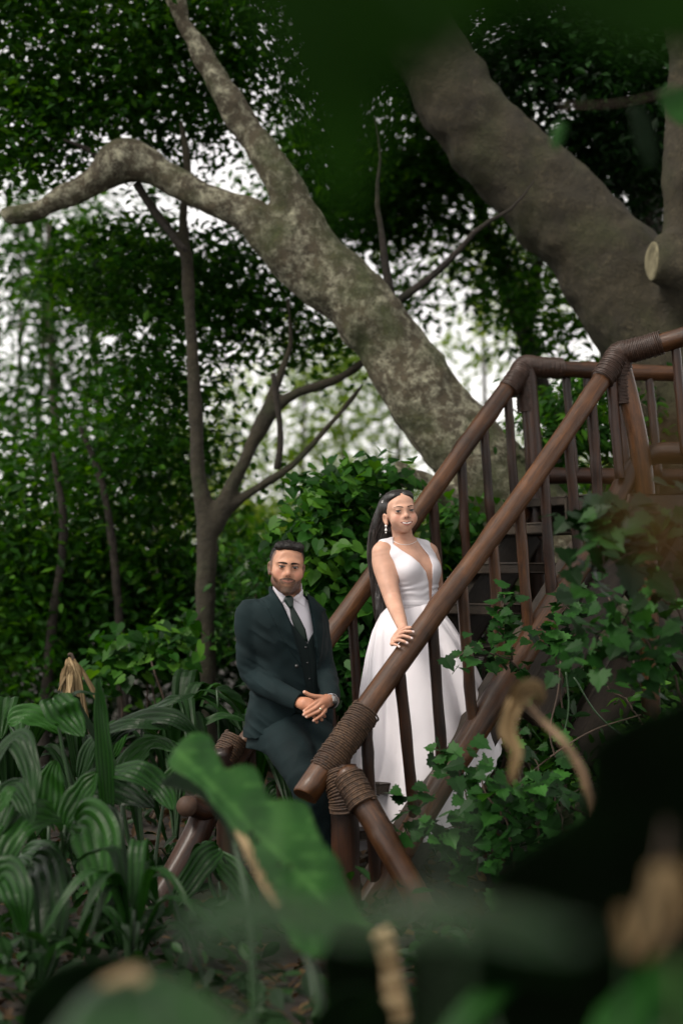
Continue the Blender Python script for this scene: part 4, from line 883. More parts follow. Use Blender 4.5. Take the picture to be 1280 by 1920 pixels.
    rg = h(601, 1330.5, 6.472); rd = nrm(h(597, 1334, 6.468) - h(606, 1325, 6.478)); a = np.linspace(0, 2 * np.pi, 25)[:-1]; n1 = nrm(np.cross(rd, (0, 0, 1))); n2 = np.cross(rd, n1)
    V, Q, Tt = tube([rg - rd * .0022, rg + rd * .0022], [.0102, .0102], 20); obj('ring', V, Q, Tt, plain('ring_gold', (.8, .7, .5), .2, metal=1), T)
    # --- trousers and shoes
    f = Field(np.array([P(440, 1400, 6.7)[0], 6.28, .03]), np.array([P(680, 1400, 6.7)[0], 7.05, P(540, 1300, 6.7)[2]]), .005)
    f.op(lambda X, Y, Z: np.maximum(d0(X, Y, Z) + .013, P(0, 1400, 6.8)[2] - Z), d0.lo, d0.hi)
    f.chain([P(520, 1372, 6.80), P(542, 1400, 6.66), P(574, 1468, 6.50), P(590, 1540, 6.53), P(602, 1612, 6.56)], [.098, .094, .072, .060, .050], .04, 14)
    f.chain([P(580, 1372, 6.84), P(598, 1400, 6.74), P(628, 1462, 6.58), P(640, 1540, 6.60), P(650, 1615, 6.62)], [.094, .088, .070, .058, .050], .03, 14)
    cloth_disp(f, -.006, f.lo, f.lo + f.h * f.n, (8, 8, 14), 9, -.8)
    V, Q = f.mesh(); obj('trousers', V, Q, None, SUIT, T)
    for u, Y in ((603, 6.56), (652, 6.62)):
        c = P(u, 1618, Y); c[2] = .045; f = Field(c - [.12, .26, .06], c + [.12, .12, .12], .006); f.chain([c, c + [.02, -.10, -.01], c + [.03, -.19, -.02]], [.046, .044, .032]); f.cap(c, c + [0, 0, .06], .05, .046, .02)
        f.op(lambda X, Y_, Z: .012 - Z + 0 * X + 0 * Y_, c - .3, c + .3, .004, 'int'); V, Q = f.mesh(); obj('shoe', V, Q, None, SHOE, T)
def poly_line(X, Y, Z, pts):
    u, v = pix(X, Y, Z); uc = np.interp(v, [p[1] for p in pts], [p[0] for p in pts]); return (.0022 * np.exp(-((u - uc) / .9) ** 2)).astype(np.float32)
man()
# ---------------------------------------------------------------- the bride
def bride():
    SATIN, t, b = newmat('white_satin'); b.inputs['Base Color'].default_value = (.68, .65, .68, 1); b.inputs['Roughness'].default_value = .33; b.inputs['Sheen Weight'].default_value = .1
    tc = N_(t, 'ShaderNodeTexCoord'); n1 = N_(t, 'ShaderNodeTexNoise', Scale=14.0, Detail=5.0, Distortion=.5); t.links.new(tc.outputs['Object'], n1.inputs['Vector'])
    bp = N_(t, 'ShaderNodeBump', Strength=.35, Distance=.006); t.links.new(n1.outputs[0], bp.inputs['Height']); t.links.new(bp.outputs[0], b.inputs['Normal'])
    HAIR, t, b = newmat('long_dark_hair'); b.inputs['Base Color'].default_value = (.010, .007, .006, 1); b.inputs['Roughness'].default_value = .38; b.inputs['Specular IOR Level'].default_value = .5
    tc = N_(t, 'ShaderNodeTexCoord'); mp = N_(t, 'ShaderNodeMapping'); mp.inputs['Scale'].default_value = (220, 220, 9); n1 = N_(t, 'ShaderNodeTexNoise', Scale=1.0, Detail=3.0); t.links.new(tc.outputs['Object'], mp.inputs[0]); t.links.new(mp.outputs[0], n1.inputs['Vector'])
    bp = N_(t, 'ShaderNodeBump', Strength=.8, Distance=.003); t.links.new(n1.outputs[0], bp.inputs['Height']); t.links.new(bp.outputs[0], b.inputs['Normal'])
    PEARL = plain('pearl_and_crystal', (.8, .78, .76), .15, .8)
    T = thing('person', P(775, 1560, 7.0), 'smiling bride in a white satin gown on the steps, one hand on the near handrail', 'person')
    hc = P(748.5, 960.5, 6.97); R = rotm(16, -2, -5); s = .90; yaw = 35
    rows = [(1010, 756, .044, .044, 7.02), (1018, 758, .075, .052, 7.02), (1026, 760, .118, .062, 7.01), (1038, 763, .138, .074, 7.0), (1055, 768, .134, .084, 7.0), (1075, 773, .124, .086, 7.0), (1100, 776, .109, .080, 7.0), (1128, 777, .097, .074, 7.0), (1160, 776, .122, .092, 7.0), (1210, 774, .15, .11, 7.0)]
    d0 = torso_fn(rows, yaw, 2.15); cs, sn = math.cos(math.radians(yaw)), math.sin(math.radians(yaw)); rx = np.array([cs, sn, 0]); fw = np.array([sn, -cs, 0]); bc = P(770, 1068, 7.0)
    Ry = np.stack([rx, -fw, (0, 0, 1)], 1)
    A1 = [P(716, 1036, 6.94), P(720, 1060, 6.93), P(729, 1098, 6.88), P(738, 1130, 6.83), P(749, 1160, 6.70), P(756, 1181, 6.60)]; R1 = [.046, .0525, .043, .037, .029, .0215]
    A2 = [P(803, 1036, 7.10), P(808, 1060, 7.14), P(814, 1100, 7.20), P(816, 1130, 7.22), P(812, 1165, 7.22), P(806, 1188, 7.20)]; R2 = [.044, .046, .040, .035, .028, .022]
    lo = np.array([P(685, 1100, 7.0)[0], 6.36, P(770, 1215, 7.0)[2] - .05]); hi = np.array([P(838, 1100, 7.0)[0] + .02, 7.34, P(770, 908, 7.0)[2]])
    f = Field(lo, hi, .0024)
    f.op(lambda X, Y, Z: np.maximum(d0(X, Y, Z), Z - P(0, 1016, 7.0)[2]), d0.lo, d0.hi)
    for q in (-1, 1): f.ell(bc + rx * q * .056 + fw * .050, (.052, .050, .056), .03, Ry)
    f.chain([P(751, 985, 7.02), P(755, 1008, 7.03), P(759, 1030, 7.03)], [.045, .0445, .052], .035)
    for q in (-1, 1): f.cap(P(757, 1018, 7.02), P(757, 1018, 7.02) + rx * q * .115 + np.array([0, 0, -.016]), .026, .025, .03)
    f.chain(A1, R1, .022, 16); f.chain(A2, R2, .022, 16)
    # collar bones
    for q in (-1, 1): f.cap(P(762, 1028, 6.955) + rx * q * .01, P(762, 1028, 6.96) + rx * q * .06 + np.array([0, .02, .014]), .004, .003, .02)
    head_sdf(f, hc, R, s, True)
    # the hand laid over the handrail
    tr = t_at(near_rail, 769); C0 = near_rail(tr); ax = nrm(near_rail(1) - near_rail(0)); N1 = nrm(np.array([0, -1, 0]) - ax * (-ax[1])); U1 = np.cross(ax, N1); U1 = U1 if U1[2] > 0 else -U1
    def rp(s_, ang, rad): a = math.radians(ang); return C0 + ax * s_ + (U1 * math.cos(a) + N1 * math.sin(a)) * rad
    rr = .056
    wr = A1[-1]; kn = [rp(s_, -8, rr + .017) for s_ in (.026, .007, -.012, -.028)]
    f.chain([wr, (wr + rp(-.002, -20, rr + .020)) / 2, rp(-.002, -14, rr + .017)], [.0215, .021, .019], .012)
    f.chain([wr, kn[0]], [.017, .011], .010); f.chain([wr, kn[3]], [.017, .010], .010)
    for i, (r, s2, s3, a2, a3) in enumerate(((.0080, .034, .046, 30, 58), (.0082, .010, .016, 34, 68), (.0080, -.014, -.012, 32, 64), (.0070, -.038, -.042, 22, 46))):
        finger(f, [kn[i], rp(s2, a2, rr + .014), rp((s2 + s3) / 2, (a2 + a3) / 2 + 3, rr + .011), rp(s3, a3, rr + .0065)], r, r * .68, .003)
    finger(f, [rp(.02, -30, rr + .016), rp(.048, -8, rr + .014), rp(.056, 18, rr + .010), rp(.060, 34, rr + .008)], .0095, .007, .004)
    V, Q = f.mesh(); skin = np.array([.50, .285, .20]); col = head_cols(V, hc, R, s, skin, True)
    for i, (s3, a3) in enumerate(((.046, 58), (.016, 68), (-.012, 64), (-.042, 46))):
        m = np.linalg.norm(V - rp(s3, a3, rr + .0115), axis=1) < .0062; col[m] = (.72, .58, .55)
    bo = obj('body', V, Q, None, SKIN, T, {'col': col}); face_parts(T, bo, hc, R, s, True)
    for q in (-1, 1): eye(T, hc, R, s, q, (-.26, .05), .034)
    # --- hair: smooth cap drawn back, long waves behind the shoulder
    f = Field(np.array([P(678, 1100, 7.1)[0], 6.8, P(0, 1250, 7.0)[2]]), np.array([P(792, 1000, 7.0)[0], 7.32, P(0, 905, 7.0)[2]]), .003)
    L = lambda x, y, z: hc + R @ (np.array([x, y, z]) * s)
    f.ell(L(0, .020, .030), np.array([.0795, .100, .083]) * s, 0, R)
    for q in (-1, 1): f.ell(L(q * .026, -.010, .074), np.array([.046, .060, .034]) * s, .014, R)
    def cut(X, Y, Z):
        q = (np.stack(np.broadcast_arrays(X - hc[0], Y - hc[1], Z - hc[2]), -1) @ R) / s; x, y, z = q[..., 0], q[..., 1], q[..., 2]
        yl = np.interp(z, [-.08, -.03, .0, .03, .055, .075, .09, .12], [.035, .018, -.006, -.028, -.048, -.066, -.080, -.12]); return (yl - y - .0) * .8 * s
    f.op(cut, f.lo, f.lo + f.h * f.n, .004, 'int')
    f.ell(L(0, -.066, .086), np.array([.006, .02, .012]) * s, .006, R, 'sub')
    f.chain([L(-.02, .085, .03), P(714, 985, 7.07), P(709, 1015, 7.09), P(706, 1050, 7.09), P(709, 1095, 7.08), P(716, 1140, 7.08), P(721, 1180, 7.08), P(722, 1212, 7.07), P(727, 1236, 7.06)], [.056, .046, .036, .036, .034, .030, .026, .017, .006], .03, 30)
    f.chain([L(.02, .07, -.03), P(742, 1010, 7.12), P(740, 1060, 7.14), P(738, 1120, 7.13)], [.05, .055, .055, .03], .03, 12)
    f.chain([P(712, 1100, 7.04), P(712, 1150, 7.03), P(722, 1190, 7.03), P(716, 1222, 7.03), P(722, 1240, 7.03)], [.022, .018, .014, .010, .004], .012, 20)
    J = np.argwhere(np.abs(f.f) < .02); x, y, z = [f.ax[i][J[:, i]] for i in range(3)]; wv = .008 * np.sin(z * 26) * (z < hc[2] - .15)
    f.f[J[:, 0], J[:, 1], J[:, 2]] += np.where(z < hc[2] - .06, 1, .35) * (.0042 * vnoise((x + wv) * 85, (y + wv) * 85, z * 6, 1, 5) + .002 * vnoise((x + wv) * 190, y * 190, z * 9, 1, 6))
    V, Q = f.mesh(); ho = obj('hair', V, Q, None, HAIR, T)
    g = np.random.default_rng(12); sp = spline([L(-.02, .07, .05), P(714, 985, 7.06), P(708, 1015, 7.07), P(705, 1050, 7.07), P(708, 1095, 7.06), P(715, 1140, 7.06), P(720, 1180, 7.06), P(722, 1212, 7.06), P(727, 1240, 7.06)], 40); rd = np.interp(np.linspace(0, 1, 40), [0, .15, .3, .6, .8, 1], [.055, .045, .037, .033, .026, .006]); m = MB()
    for i in range(130):
        a0 = g.uniform(0, 2 * np.pi); ra = rd * g.uniform(.93, 1.10); k0 = g.integers(2, 12); k1 = g.integers(26, 40); tt_ = np.linspace(0, 1, 40); a = a0 + .5 * np.sin(tt_ * 5 + g.uniform(0, 6)); wv_ = .004 * np.sin(tt_ * 16 + g.uniform(0, .8))
        p_ = sp + np.stack([np.cos(a) * ra + wv_, np.sin(a) * ra, 0 * a], 1); m.add(*tube(p_[k0:k1], np.linspace(.0016, .0008, k1 - k0), 4, False)[:2])
    m.build('strands', plain('hair_strand', (.022, .014, .010), .4, .5), ho)  # loose strands in a slightly lighter hair colour, for texture
    cl = L(-.062, .02, .062); m = MB()
    for i in range(9):
        bm_ = L(-.070 + .004 * i, .022 - .002 * i, .052 + .0055 * i); V_, Q_, T_ = tube([bm_ + R @ np.array([-.003, 0, 0.002]), bm_ + R @ np.array([-.009, 0, .006])], [.0035, .002], 6); m.add(V_, Q_, T_)
    m.build('hair_clip', PEARL, ho)
    # --- ear drop, necklace
    ep = L(-.078, -.004, -.062); m = MB()
    for dz, r in ((0, .0055), (-.011, .0035), (-.019, .006), (-.030, .0035)):
        bm = bmesh.new(); bmesh.ops.create_icosphere(bm, subdivisions=2, radius=r); bm.verts.index_update(); m.add(np.array([v.co[:] for v in bm.verts]) + ep + [0, -.004, dz], None, [[v.index for v in q.verts] for q in bm.faces]); bm.free()
    m.build('earring', PEARL, T)
    nk = []; 
    for a in np.linspace(-1, 1, 41):
        u = 757 + 25 * a; v = 1021.5 - 11 * a * a + (3 if a > 0 else 0) * a; Yg = np.linspace(6.7, 7.2, 500); p = np.array([P(u, v, y) for y in Yg])
        ns = np.linalg.norm(p - np.array([P(756, 1012, 7.025)]), axis=1); nk.append((u, v))
    # lay the chain on the skin by casting onto the torso and neck
    from mathutils.bvhtree import BVHTree
    body = [o for o in T.children if o.name.startswith('body')][0]; bv = BVHTree.FromPolygons([v.co[:] for v in body.data.vertices], [p.vertices[:] for p in body.data.polygons]); base = np.array(T.location); pts = []
    for u, v in nk:
        d = Vector(nrm(P(u, v, 7.0) - CAM)); r_ = bv.ray_cast(Vector(CAM - base), d)
        if r_[0] is not None: pts.append(np.array(r_[0]) + base + np.array(r_[1]) * .001)
    pts = [p for p in pts if p[1] > 6.9]
    if len(pts) > 4: V_, Q_, T_ = tube(spline(pts, 80), .0012, 6); obj('necklace', V_, Q_, T_, PEARL, T)
    # --- bodice
    def bod(X, Y, Z):
        d = d0(X, Y, Z)
        for q in (-1, 1):
            c = bc + rx * q * .056 + fw * .050; x, y, z = X - c[0], Y - c[1], Z - c[2]; d = smin(d, np.sqrt(x * x + y * y + z * z) - .0535, .03)
        return d - .0055
    f = Field(P(700, 1148, 6.8) * [1, 0, 1] + [0, 6.82, 0], np.array([P(838, 1000, 7.0)[0] + .02, 7.25, P(0, 1005, 7.0)[2]]), .0024)
    f.op(lambda X, Y, Z: np.maximum(np.maximum(bod(X, Y, Z), Z - P(0, 1014, 7.0)[2]), P(0, 1140, 6.95)[2] - Z), d0.lo, d0.hi)
    for q in (-1, 1): f.cap(P(757, 1018, 7.02) + np.array([0, 0, .0]), P(757, 1018, 7.02) + rx * q * .115 + np.array([0, 0, -.016]), .0335, .0325, .03)
    wz = P(0, 1131, 6.93)[2]; f.op(lambda X, Y, Z: -.0035 * np.exp(-((Z - wz) / .011) ** 4) + 0 * X + 0 * Y, f.lo, f.lo + f.h * f.n, 0, 'disp')
    f.op(lambda X, Y, Z: .0018 * np.sin((Z - .25 * (X - bc[0])) * 210 + 3 * vnoise(X, Y, Z, 14, 3)) * np.exp(-((Z - P(0, 1105, 6.93)[2]) / .03) ** 2), f.lo, f.lo + f.h * f.n, 0, 'disp')
    pr = prism([(736, 985), (737, 1020), (753, 1032), (771, 1043), (786, 1056), (798, 1072), (803, 1092), (804.5, 1126), (808.5, 1126), (810, 1085), (810, 1060), (803, 1041), (789, 1024), (781, 1012), (785, 985)], 6.93)
    f.op(lambda X, Y, Z: np.maximum(pr(X, Y, Z), d0.loc(X, Y, Z)[1] - .0), P(725, 1135, 6.7), P(820, 980, 7.2), .0015, 'sub')
    f.chain([P(752, 990, 7.03), P(758, 1030, 7.05)], [.046, .048], .002, mode='sub')
    f.chain([P(698, 1028, 6.93), P(707, 1042, 6.93), P(719, 1061, 6.92), P(731, 1100, 6.87)], [.050, .058, .054, .043], .002, 12, mode='sub')
    f.chain([P(812, 1030, 7.12), P(814, 1060, 7.16), P(818, 1100, 7.22)], [.05, .052, .044], .002, 12, mode='sub')
    V, Q = f.mesh(); dr = obj('bodice', V, Q, None, SATIN, T)
    p = hit(lambda X, Y, Z: bod(X, Y, Z), 804, 1131, 6.5, 7.3); f = Field(p - .03, p + .03, .002); f.ell(p, (.012, .009, .012)); f.chain([p, p + [-.03, .0, .003]], [.007, .005], .005); f.chain([p, p + [.02, .012, .003]], [.007, .005], .005); V, Q = f.mesh(); obj('knot', V, Q, None, SATIN, dr)
    # --- skirt: deep soft folds from the waist to a hem that climbs the steps
    nth, nv = 300, 90; th = np.linspace(0, 2 * np.pi, nth, endpoint=False)[None]; tt = np.linspace(0, 1, nv)[:, None]
    vL = [1128, 1136, 1150, 1165, 1185, 1230, 1290, 1400, 1500, 1590]; uL = [740, 726, 712, 704, 695, 682, 671, 657, 636, 614]
    vR = [1128, 1136, 1150, 1170, 1200, 1250, 1300, 1390, 1500, 1590]; uR = [816, 826, 836, 851, 870, 893, 914, 940, 960, 975]
    ct = np.cos(th - math.radians(yaw) * np.exp(-4 * tt)); vh = np.interp(ct, [-1, -.3, .25, 1], [1588, 1552, 1542, 1392]); v = 1131 + (vh - 1131) * tt ** 1.0
    u0 = np.interp(v, vL, uL); u1 = np.interp(v, vR, uR); half = (u1 - u0) / 2; cen = (u0 + u1) / 2; st = np.sin(th - math.radians(yaw) * np.exp(-4 * tt))
    ph = th + .25 * np.sin(3 * th + 1)
    fold = (np.abs(np.sin(3.5 * ph + .6 + .5 * np.sin(2 * tt * 2 + th))) ** .8 - .6) * .75 + .30 * np.sin(9 * ph + 2 + 1.2 * tt) + .09 * np.sin(19 * ph + 3 * tt)
    amp = .075 * np.clip(tt * 1.25, 0, 1) ** .75; k = 1 + 0 * fold
    depth = .078 + (.36 - .078) * np.clip(tt * 1.15, 0, 1) ** .72; rad = amp * fold
    x = (cen + ct * half * .97 - 640) * 7.0 / F + rad * ct * .35; y = 7.0 + st * (depth + rad) ; z = CAM[2] + (1080 - v) * 7.0 / F
    x = x + .010 * vnoise(x, y, z, 6, 3) * tt; y = y + .014 * vnoise(x, y, z, 7, 4) * tt
    yr = NB[1] + ND[1] * ((x - NB[0]) / ND[0]); lim = yr + .075 + .0 * z; y = np.where(y < lim, lim + (y - lim) * .06, y)   # the near balusters hold the cloth back
    V = np.stack(np.broadcast_arrays(x, y, z), -1).reshape(-1, 3); i = np.arange(nv - 1)[:, None] * nth; j = np.arange(nth)[None]; kk = (j + 1) % nth
    Q = np.stack([i + j, i + nth + j, i + nth + kk, i + kk], -1).reshape(-1, 4)
    obj('skirt', V, Q, None, SATIN, T)
bride()
# ================================================================ plants
STALK = plain('green_stalk', (.010, .035, .007), .5, noise=20); TWIG = plain('brown_twig', (.05, .032, .02), .8, noise=30); DRY = leafmat('dry_leaf', [(0, (.08, .055, .028)), (.5, (.20, .14, .075)), (1, (.38, .29, .18))], rough=.75, trans=.15)
def strap(pts, wmax, hint=(0, -.55, .8), pleat=.17, cols=11, rows=26, fold=.22, wob=.02, seed=0, w0=.18):
    """long pleated blade along a curve"""
    g = np.random.default_rng(seed); p = spline(pts, rows); T = nrm(np.gradient(p, axis=0)); h = np.asarray(hint, float)
    Nn = nrm(h - T * (T @ h)[:, None]); S = np.cross(T, Nn); s = np.linspace(0, 1, rows)[:, None]; x = np.linspace(-1, 1, cols)[None]
    wd = wmax / 2 * (w0 * (1 - s) ** 3 + np.sin(np.pi * np.clip(s, 0, 1) ** .78) ** .58) * (s < 1) + .0015; wd = wd * (1 + .05 * np.sin(s * 19 + g.uniform(0, 6)))
    zig = ((np.arange(cols) % 2) * 2 - 1)[None] * pleat * wmax / cols * 1.3 * np.minimum(1, wd / (wmax * .3))
    hgt = np.abs(x) * wd * fold + zig + wob * wmax * np.sin(s * 14 + x * 3 + g.uniform(0, 6)) * 2
    V = p[:, None] + S[:, None] * (x * wd)[..., None] + Nn[:, None] * hgt[..., None]
    i = np.arange(rows - 1)[:, None] * cols; j = np.arange(cols - 1)[None]; Q = np.stack([i + j, i + cols + j, i + cols + j + 1, i + j + 1], -1).reshape(-1, 4)
    r = np.clip(.5 + .0 * V[..., 0] + g.normal(0, .2) + .14 * ((np.arange(cols) % 2) * 2 - 1)[None] + .0 * s, 0, 1)
    return V.reshape(-1, 3), Q, None, r.ravel()
def strap_plant(name, base, blades, label, cat='plant', group=None, nrand=0, seed=0, mat=None, hscale=1.0):
    g = np.random.default_rng(seed); base = np.array(base, float); t = thing(name, base, label, cat, group); mat = mat or G5; st = MB()
    k = 0
    for b in blades:   # (points [(u, v, Y)..], width px)
        pts = np.array([P(*q) for q in b[0]]); wpx = b[1]; hint = b[2] if len(b) > 2 else (0, -.6, .75)
        V, Q, _, r = strap(pts, 1.3 * wpx * pts[0][1] / F, hint, seed=seed * 50 + k); k += 1
        r = np.clip(r + (b[3] if len(b) > 3 else 0), 0, 1)
        obj('leaf', V, Q, None, mat, t, {'rnd': r}, False)
        q = pts[0]; d = nrm(pts[0] - pts[1]); mid = (q + base) / 2 + d * .05; mid[2] = max(mid[2], base[2] + .4 * (q[2] - base[2])); st.add(*tube(spline([q - d * .005, mid, base + g.normal(0, .02, 3) * [1, 1, 0]], 10), np.linspace(.006, .011, 10), 6))
    for i in range(nrand):
        az = g.uniform(0, 2 * np.pi); reach = g.uniform(.3, .62) * hscale; h = g.uniform(.45, .95) * hscale; D = np.array([math.cos(az), math.sin(az), 0]); end = h - g.uniform(.15, .55) * hscale
        c = [base + D * reach * .12 + [0, 0, h * .55], base + D * reach * .35 + [0, 0, h * .93], base + D * reach * .7 + [0, 0, h * .92], base + D * reach * 1.15 + [0, 0, end]]
        V, Q, _, r = strap(c, g.uniform(.07, .12) * hscale, (D[0] * -.2, D[1] * -.2, 1), seed=seed * 50 + 30 + i, rows=18, cols=7)
        obj('leaf', V, Q, None, mat, t, {'rnd': r}, False); st.add(*tube(spline([c[0], (c[0] + base) / 2, base], 6), [.006, .007, .008, .009, .01, .011], 6))
    st.build('stalk', STALK, t); return t
gr = 'strap-leaved plants at the left'
strap_plant('palm_grass', P(95, 1780, 5.5) * [1, 1, 0], [
    ([(140, 1540, 5.4), (172, 1545, 5.3), (192, 1620, 5.2), (193, 1700, 5.15)], 66, (-.1, -1, .35), .12), ([(115, 1540, 5.4), (70, 1532, 5.3), (25, 1570, 5.2), (-5, 1650, 5.15)], 58, (-.2, -.8, .5), .15),
    ([(60, 1615, 5.35), (78, 1650, 5.25), (85, 1750, 5.15), (68, 1860, 5.1)], 72, (0, -1, .1), -.2), ([(40, 1600, 5.5), (70, 1600, 5.4), (105, 1635, 5.35), (132, 1676, 5.3)], 46, (0, -.7, .6), -.15),
    ([(92, 1540, 5.6), (95, 1500, 5.6), (97, 1460, 5.6), (105, 1425, 5.6)], 42, (0, -1, .2), .0), ([(122, 1550, 5.5), (140, 1515, 5.5), (160, 1480, 5.5), (184, 1448, 5.5)], 44, (-.4, -1, .3), .25)],
    'strap-leaved plant lowest at the left, one broad pleated blade hanging straight down', 'plant', gr, 0, 1)
strap_plant('palm_grass', P(15, 1800, 5.2) * [1, 1, 0], [
    ([(-10, 1570, 5.2), (20, 1480, 5.3), (45, 1500, 5.2), (62, 1545, 5.1)], 40, (0, -.5, .8), -.1), ([(-20, 1450, 5.3), (30, 1385, 5.3), (60, 1440, 5.2), (66, 1510, 5.1)], 36, (-.5, -.4, .7), -.15),
    ([(-30, 1700, 5.0), (10, 1640, 5.0), (35, 1680, 4.9), (45, 1750, 4.9)], 50, (0, -.9, .4), -.1), ([(-5, 1520, 5.1), (8, 1500, 5.1), (20, 1485, 5.1), (30, 1478, 5.1)], 22, (0, -.6, .7), .2)],
    'strap-leaved plant cut off by the left edge of the photo', 'plant', gr, 0, 2)
strap_plant('palm_grass', P(205, 1770, 5.8) * [1, 1, 0], [
    ([(203, 1530, 5.6), (198, 1450, 5.6), (190, 1350, 5.6), (184, 1272, 5.6)], 24, (.3, -1, 0), .0), ([(190, 1510, 5.6), (205, 1560, 5.5), (212, 1680, 5.4), (205, 1790, 5.4)], 42, (0, -1, .15), -.1),
    ([(230, 1500, 5.9), (190, 1400, 5.9), (140, 1305, 5.9), (208, 1306, 5.9)], 16, (0, -.3, 1), -.1), ([(100, 1308, 5.85), (112, 1325, 5.8), (130, 1350, 5.8), (158, 1382, 5.75)], 50, (.3, -1, .5), .1),
    ([(205, 1450, 5.7), (255, 1448, 5.6), (300, 1480, 5.6), (325, 1520, 5.5)], 44, (0, -.6, .8), .05), ([(150, 1480, 5.8), (185, 1470, 5.8), (240, 1490, 5.8), (290, 1515, 5.7)], 46, (0, -.8, .6), -.2)],
    'strap-leaved plant with one narrow blade standing straight up', 'plant', gr, 0, 3)
strap_plant('palm_grass', P(300, 1700, 6.1) * [1, 1, 0], [
    ([(150, 1460, 6.0), (180, 1390, 6.0), (250, 1358, 5.9), (320, 1368, 5.9)], 28, (0, -.6, .8), .05), ([(190, 1400, 6.0), (240, 1360, 6.0), (320, 1345, 5.9), (375, 1382, 5.9)], 34, (0, -.7, .7), .12),
    ([(265, 1352, 6.1), (285, 1335, 6.1), (320, 1315, 6.0), (366, 1302, 6.0)], 22, (-.3, -.7, .8), .12), ([(210, 1420, 6.1), (235, 1365, 6.1), (280, 1345, 6.1), (330, 1350, 6.1)], 26, (0, -.6, .7), .1),
    ([(225, 1480, 6.0), (250, 1425, 6.0), (290, 1395, 6.0), (330, 1410, 5.9)], 40, (0, -.6, .8), -.15), ([(15, 1355, 6.0), (45, 1340, 6.0), (85, 1350, 6.0), (120, 1375, 6.0)], 34, (-.2, -.8, .7), .15),
    ([(310, 1480, 6.2), (330, 1450, 6.2), (355, 1440, 6.2), (375, 1455, 6.1)], 28, (0, -.6, .7), .05)],
    'strap-leaved plant whose narrow blades arch up toward the man', 'plant', gr, 0, 4)
strap_plant('palm_grass', P(420, 1720, 5.9) * [1, 1, 0], [([(412, 1590, 5.9), (385, 1610, 5.85), (350, 1660, 5.8), (316, 1712, 5.75)], 36, (.4, -.9, .6), .2), ([(400, 1600, 5.95), (440, 1640, 5.9), (470, 1690, 5.9), (480, 1740, 5.8)], 34, (-.2, -.9, .4), -.1)],
    'strap-leaved plant at the foot of the stairs, one pale blade pointing down left', 'plant', gr, 1, 5, hscale=.6)
strap_plant('palm_grass', P(470, 1640, 7.5) * [1, 1, 0], [([(370, 1365, 7.4), (395, 1350, 7.4), (425, 1343, 7.4), (458, 1352, 7.4)], 18, (0, -.5, .9), .1), ([(405, 1290, 7.5), (425, 1295, 7.5), (445, 1310, 7.5), (462, 1325, 7.5)], 16, (0, -.5, .9), .15),
    ([(470, 1440, 7.5), (490, 1428, 7.5), (515, 1428, 7.4), (540, 1440, 7.4)], 18, (0, -.5, .9), .3), ([(485, 1440, 7.5), (495, 1400, 7.5), (505, 1380, 7.5), (520, 1360, 7.5)], 30, (0, -1, .2), .2), ([(500, 1500, 7.4), (515, 1480, 7.4), (530, 1475, 7.4), (545, 1490, 7.3)], 24, (0, -.7, .7), .05)],
    'strap-leaved plant growing behind the man\'s legs', 'plant', gr, 9, 6)
for i, (u, Y, lb) in enumerate(((330, 7.6, 'dark strap-leaved plant in shade at the foot of the slender trunk'), (160, 6.9, 'shaded strap-leaved plant behind the tall upright blade'), (20, 6.6, 'shaded strap-leaved plant at the left edge behind the others'), (250, 4.9, 'low strap-leaved plant nearest the bare soil'))):
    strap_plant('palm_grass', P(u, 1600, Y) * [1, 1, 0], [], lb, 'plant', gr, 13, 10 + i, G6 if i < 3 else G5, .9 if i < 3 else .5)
# ---- leafy shrubs round the couple
def shrub(name, ells, ncl, per, spread, size, mat, kind, seed, label, base, stems=6, tilt=.5, face=(0, -.55, .35), cat='shrub', group=None, stemmat=None):
    b = P(*base); b[2] = 0; t = thing(name, b, label, cat, group); c, tn, cc = clumps(ells, ncl, per, spread, seed)
    leafobj('leaves', c, size, mat, t, kind, tn, seed + 1, tilt, .45, face); g = np.random.default_rng(seed)
    for i in range(stems):
        e = cc[g.integers(len(cc))]; p = spline([b + g.normal(0, .08, 3) * [1, 1, 0], (b + e) / 2 + g.normal(0, .1, 3), e], 12); V, Q, T = tube(p, np.linspace(.012, .004, 12), 6); obj('stem', V, Q, T, stemmat or TWIG, t)
    return t
shrub('leafy_shrub', [E_(640, 950, 8.1, 75, 70, .35), E_(615, 1040, 8.0, 70, 80, .35), E_(680, 1090, 7.95, 60, 90, .3), E_(700, 900, 8.2, 50, 35, .3)], 170, 15, .085, .075, G2, 'heart', 601, 'bright green heart-leaved shrub between the man and the bride', (650, 1500, 8.1))
shrub('leafy_shrub', [E_(640, 1230, 8.0, 70, 110, .3), E_(600, 1340, 8.0, 70, 90, .3), E_(700, 1300, 8.2, 60, 100, .3)], 130, 14, .09, .075, G4, 'heart', 611, 'dark heart-leaved shrub low behind the man\'s shoulder and the far handrail', (640, 1560, 8.1))
shrub('leafy_shrub', [E_(850, 1000, 8.3, 70, 60, .3), E_(870, 1110, 8.3, 60, 70, .3), E_(900, 1060, 8.4, 60, 50, .25)], 85, 13, .09, .07, G2, 'heart', 621, 'green shrub seen between balusters right of the bride', (860, 1500, 8.35))
shrub('leafy_shrub', [E_(1100, 760, 9.0, 110, 60, .4), E_(1050, 830, 8.9, 90, 50, .3), E_(1180, 800, 9.1, 80, 80, .3)], 110, 14, .10, .075, G1, 'oval', 631, 'dark leafy shrub behind the upper railing', (1100, 1400, 9.0))
shrub('leafy_shrub', [E_(270, 1225, 8.6, 60, 40, .25), E_(320, 1200, 8.6, 35, 30, .2), E_(230, 1250, 8.7, 40, 40, .2)], 34, 10, .08, .085, G2, 'heart', 641, 'small bush with a few lit leaves low left of the slender trunk', (270, 1500, 8.6), 5)
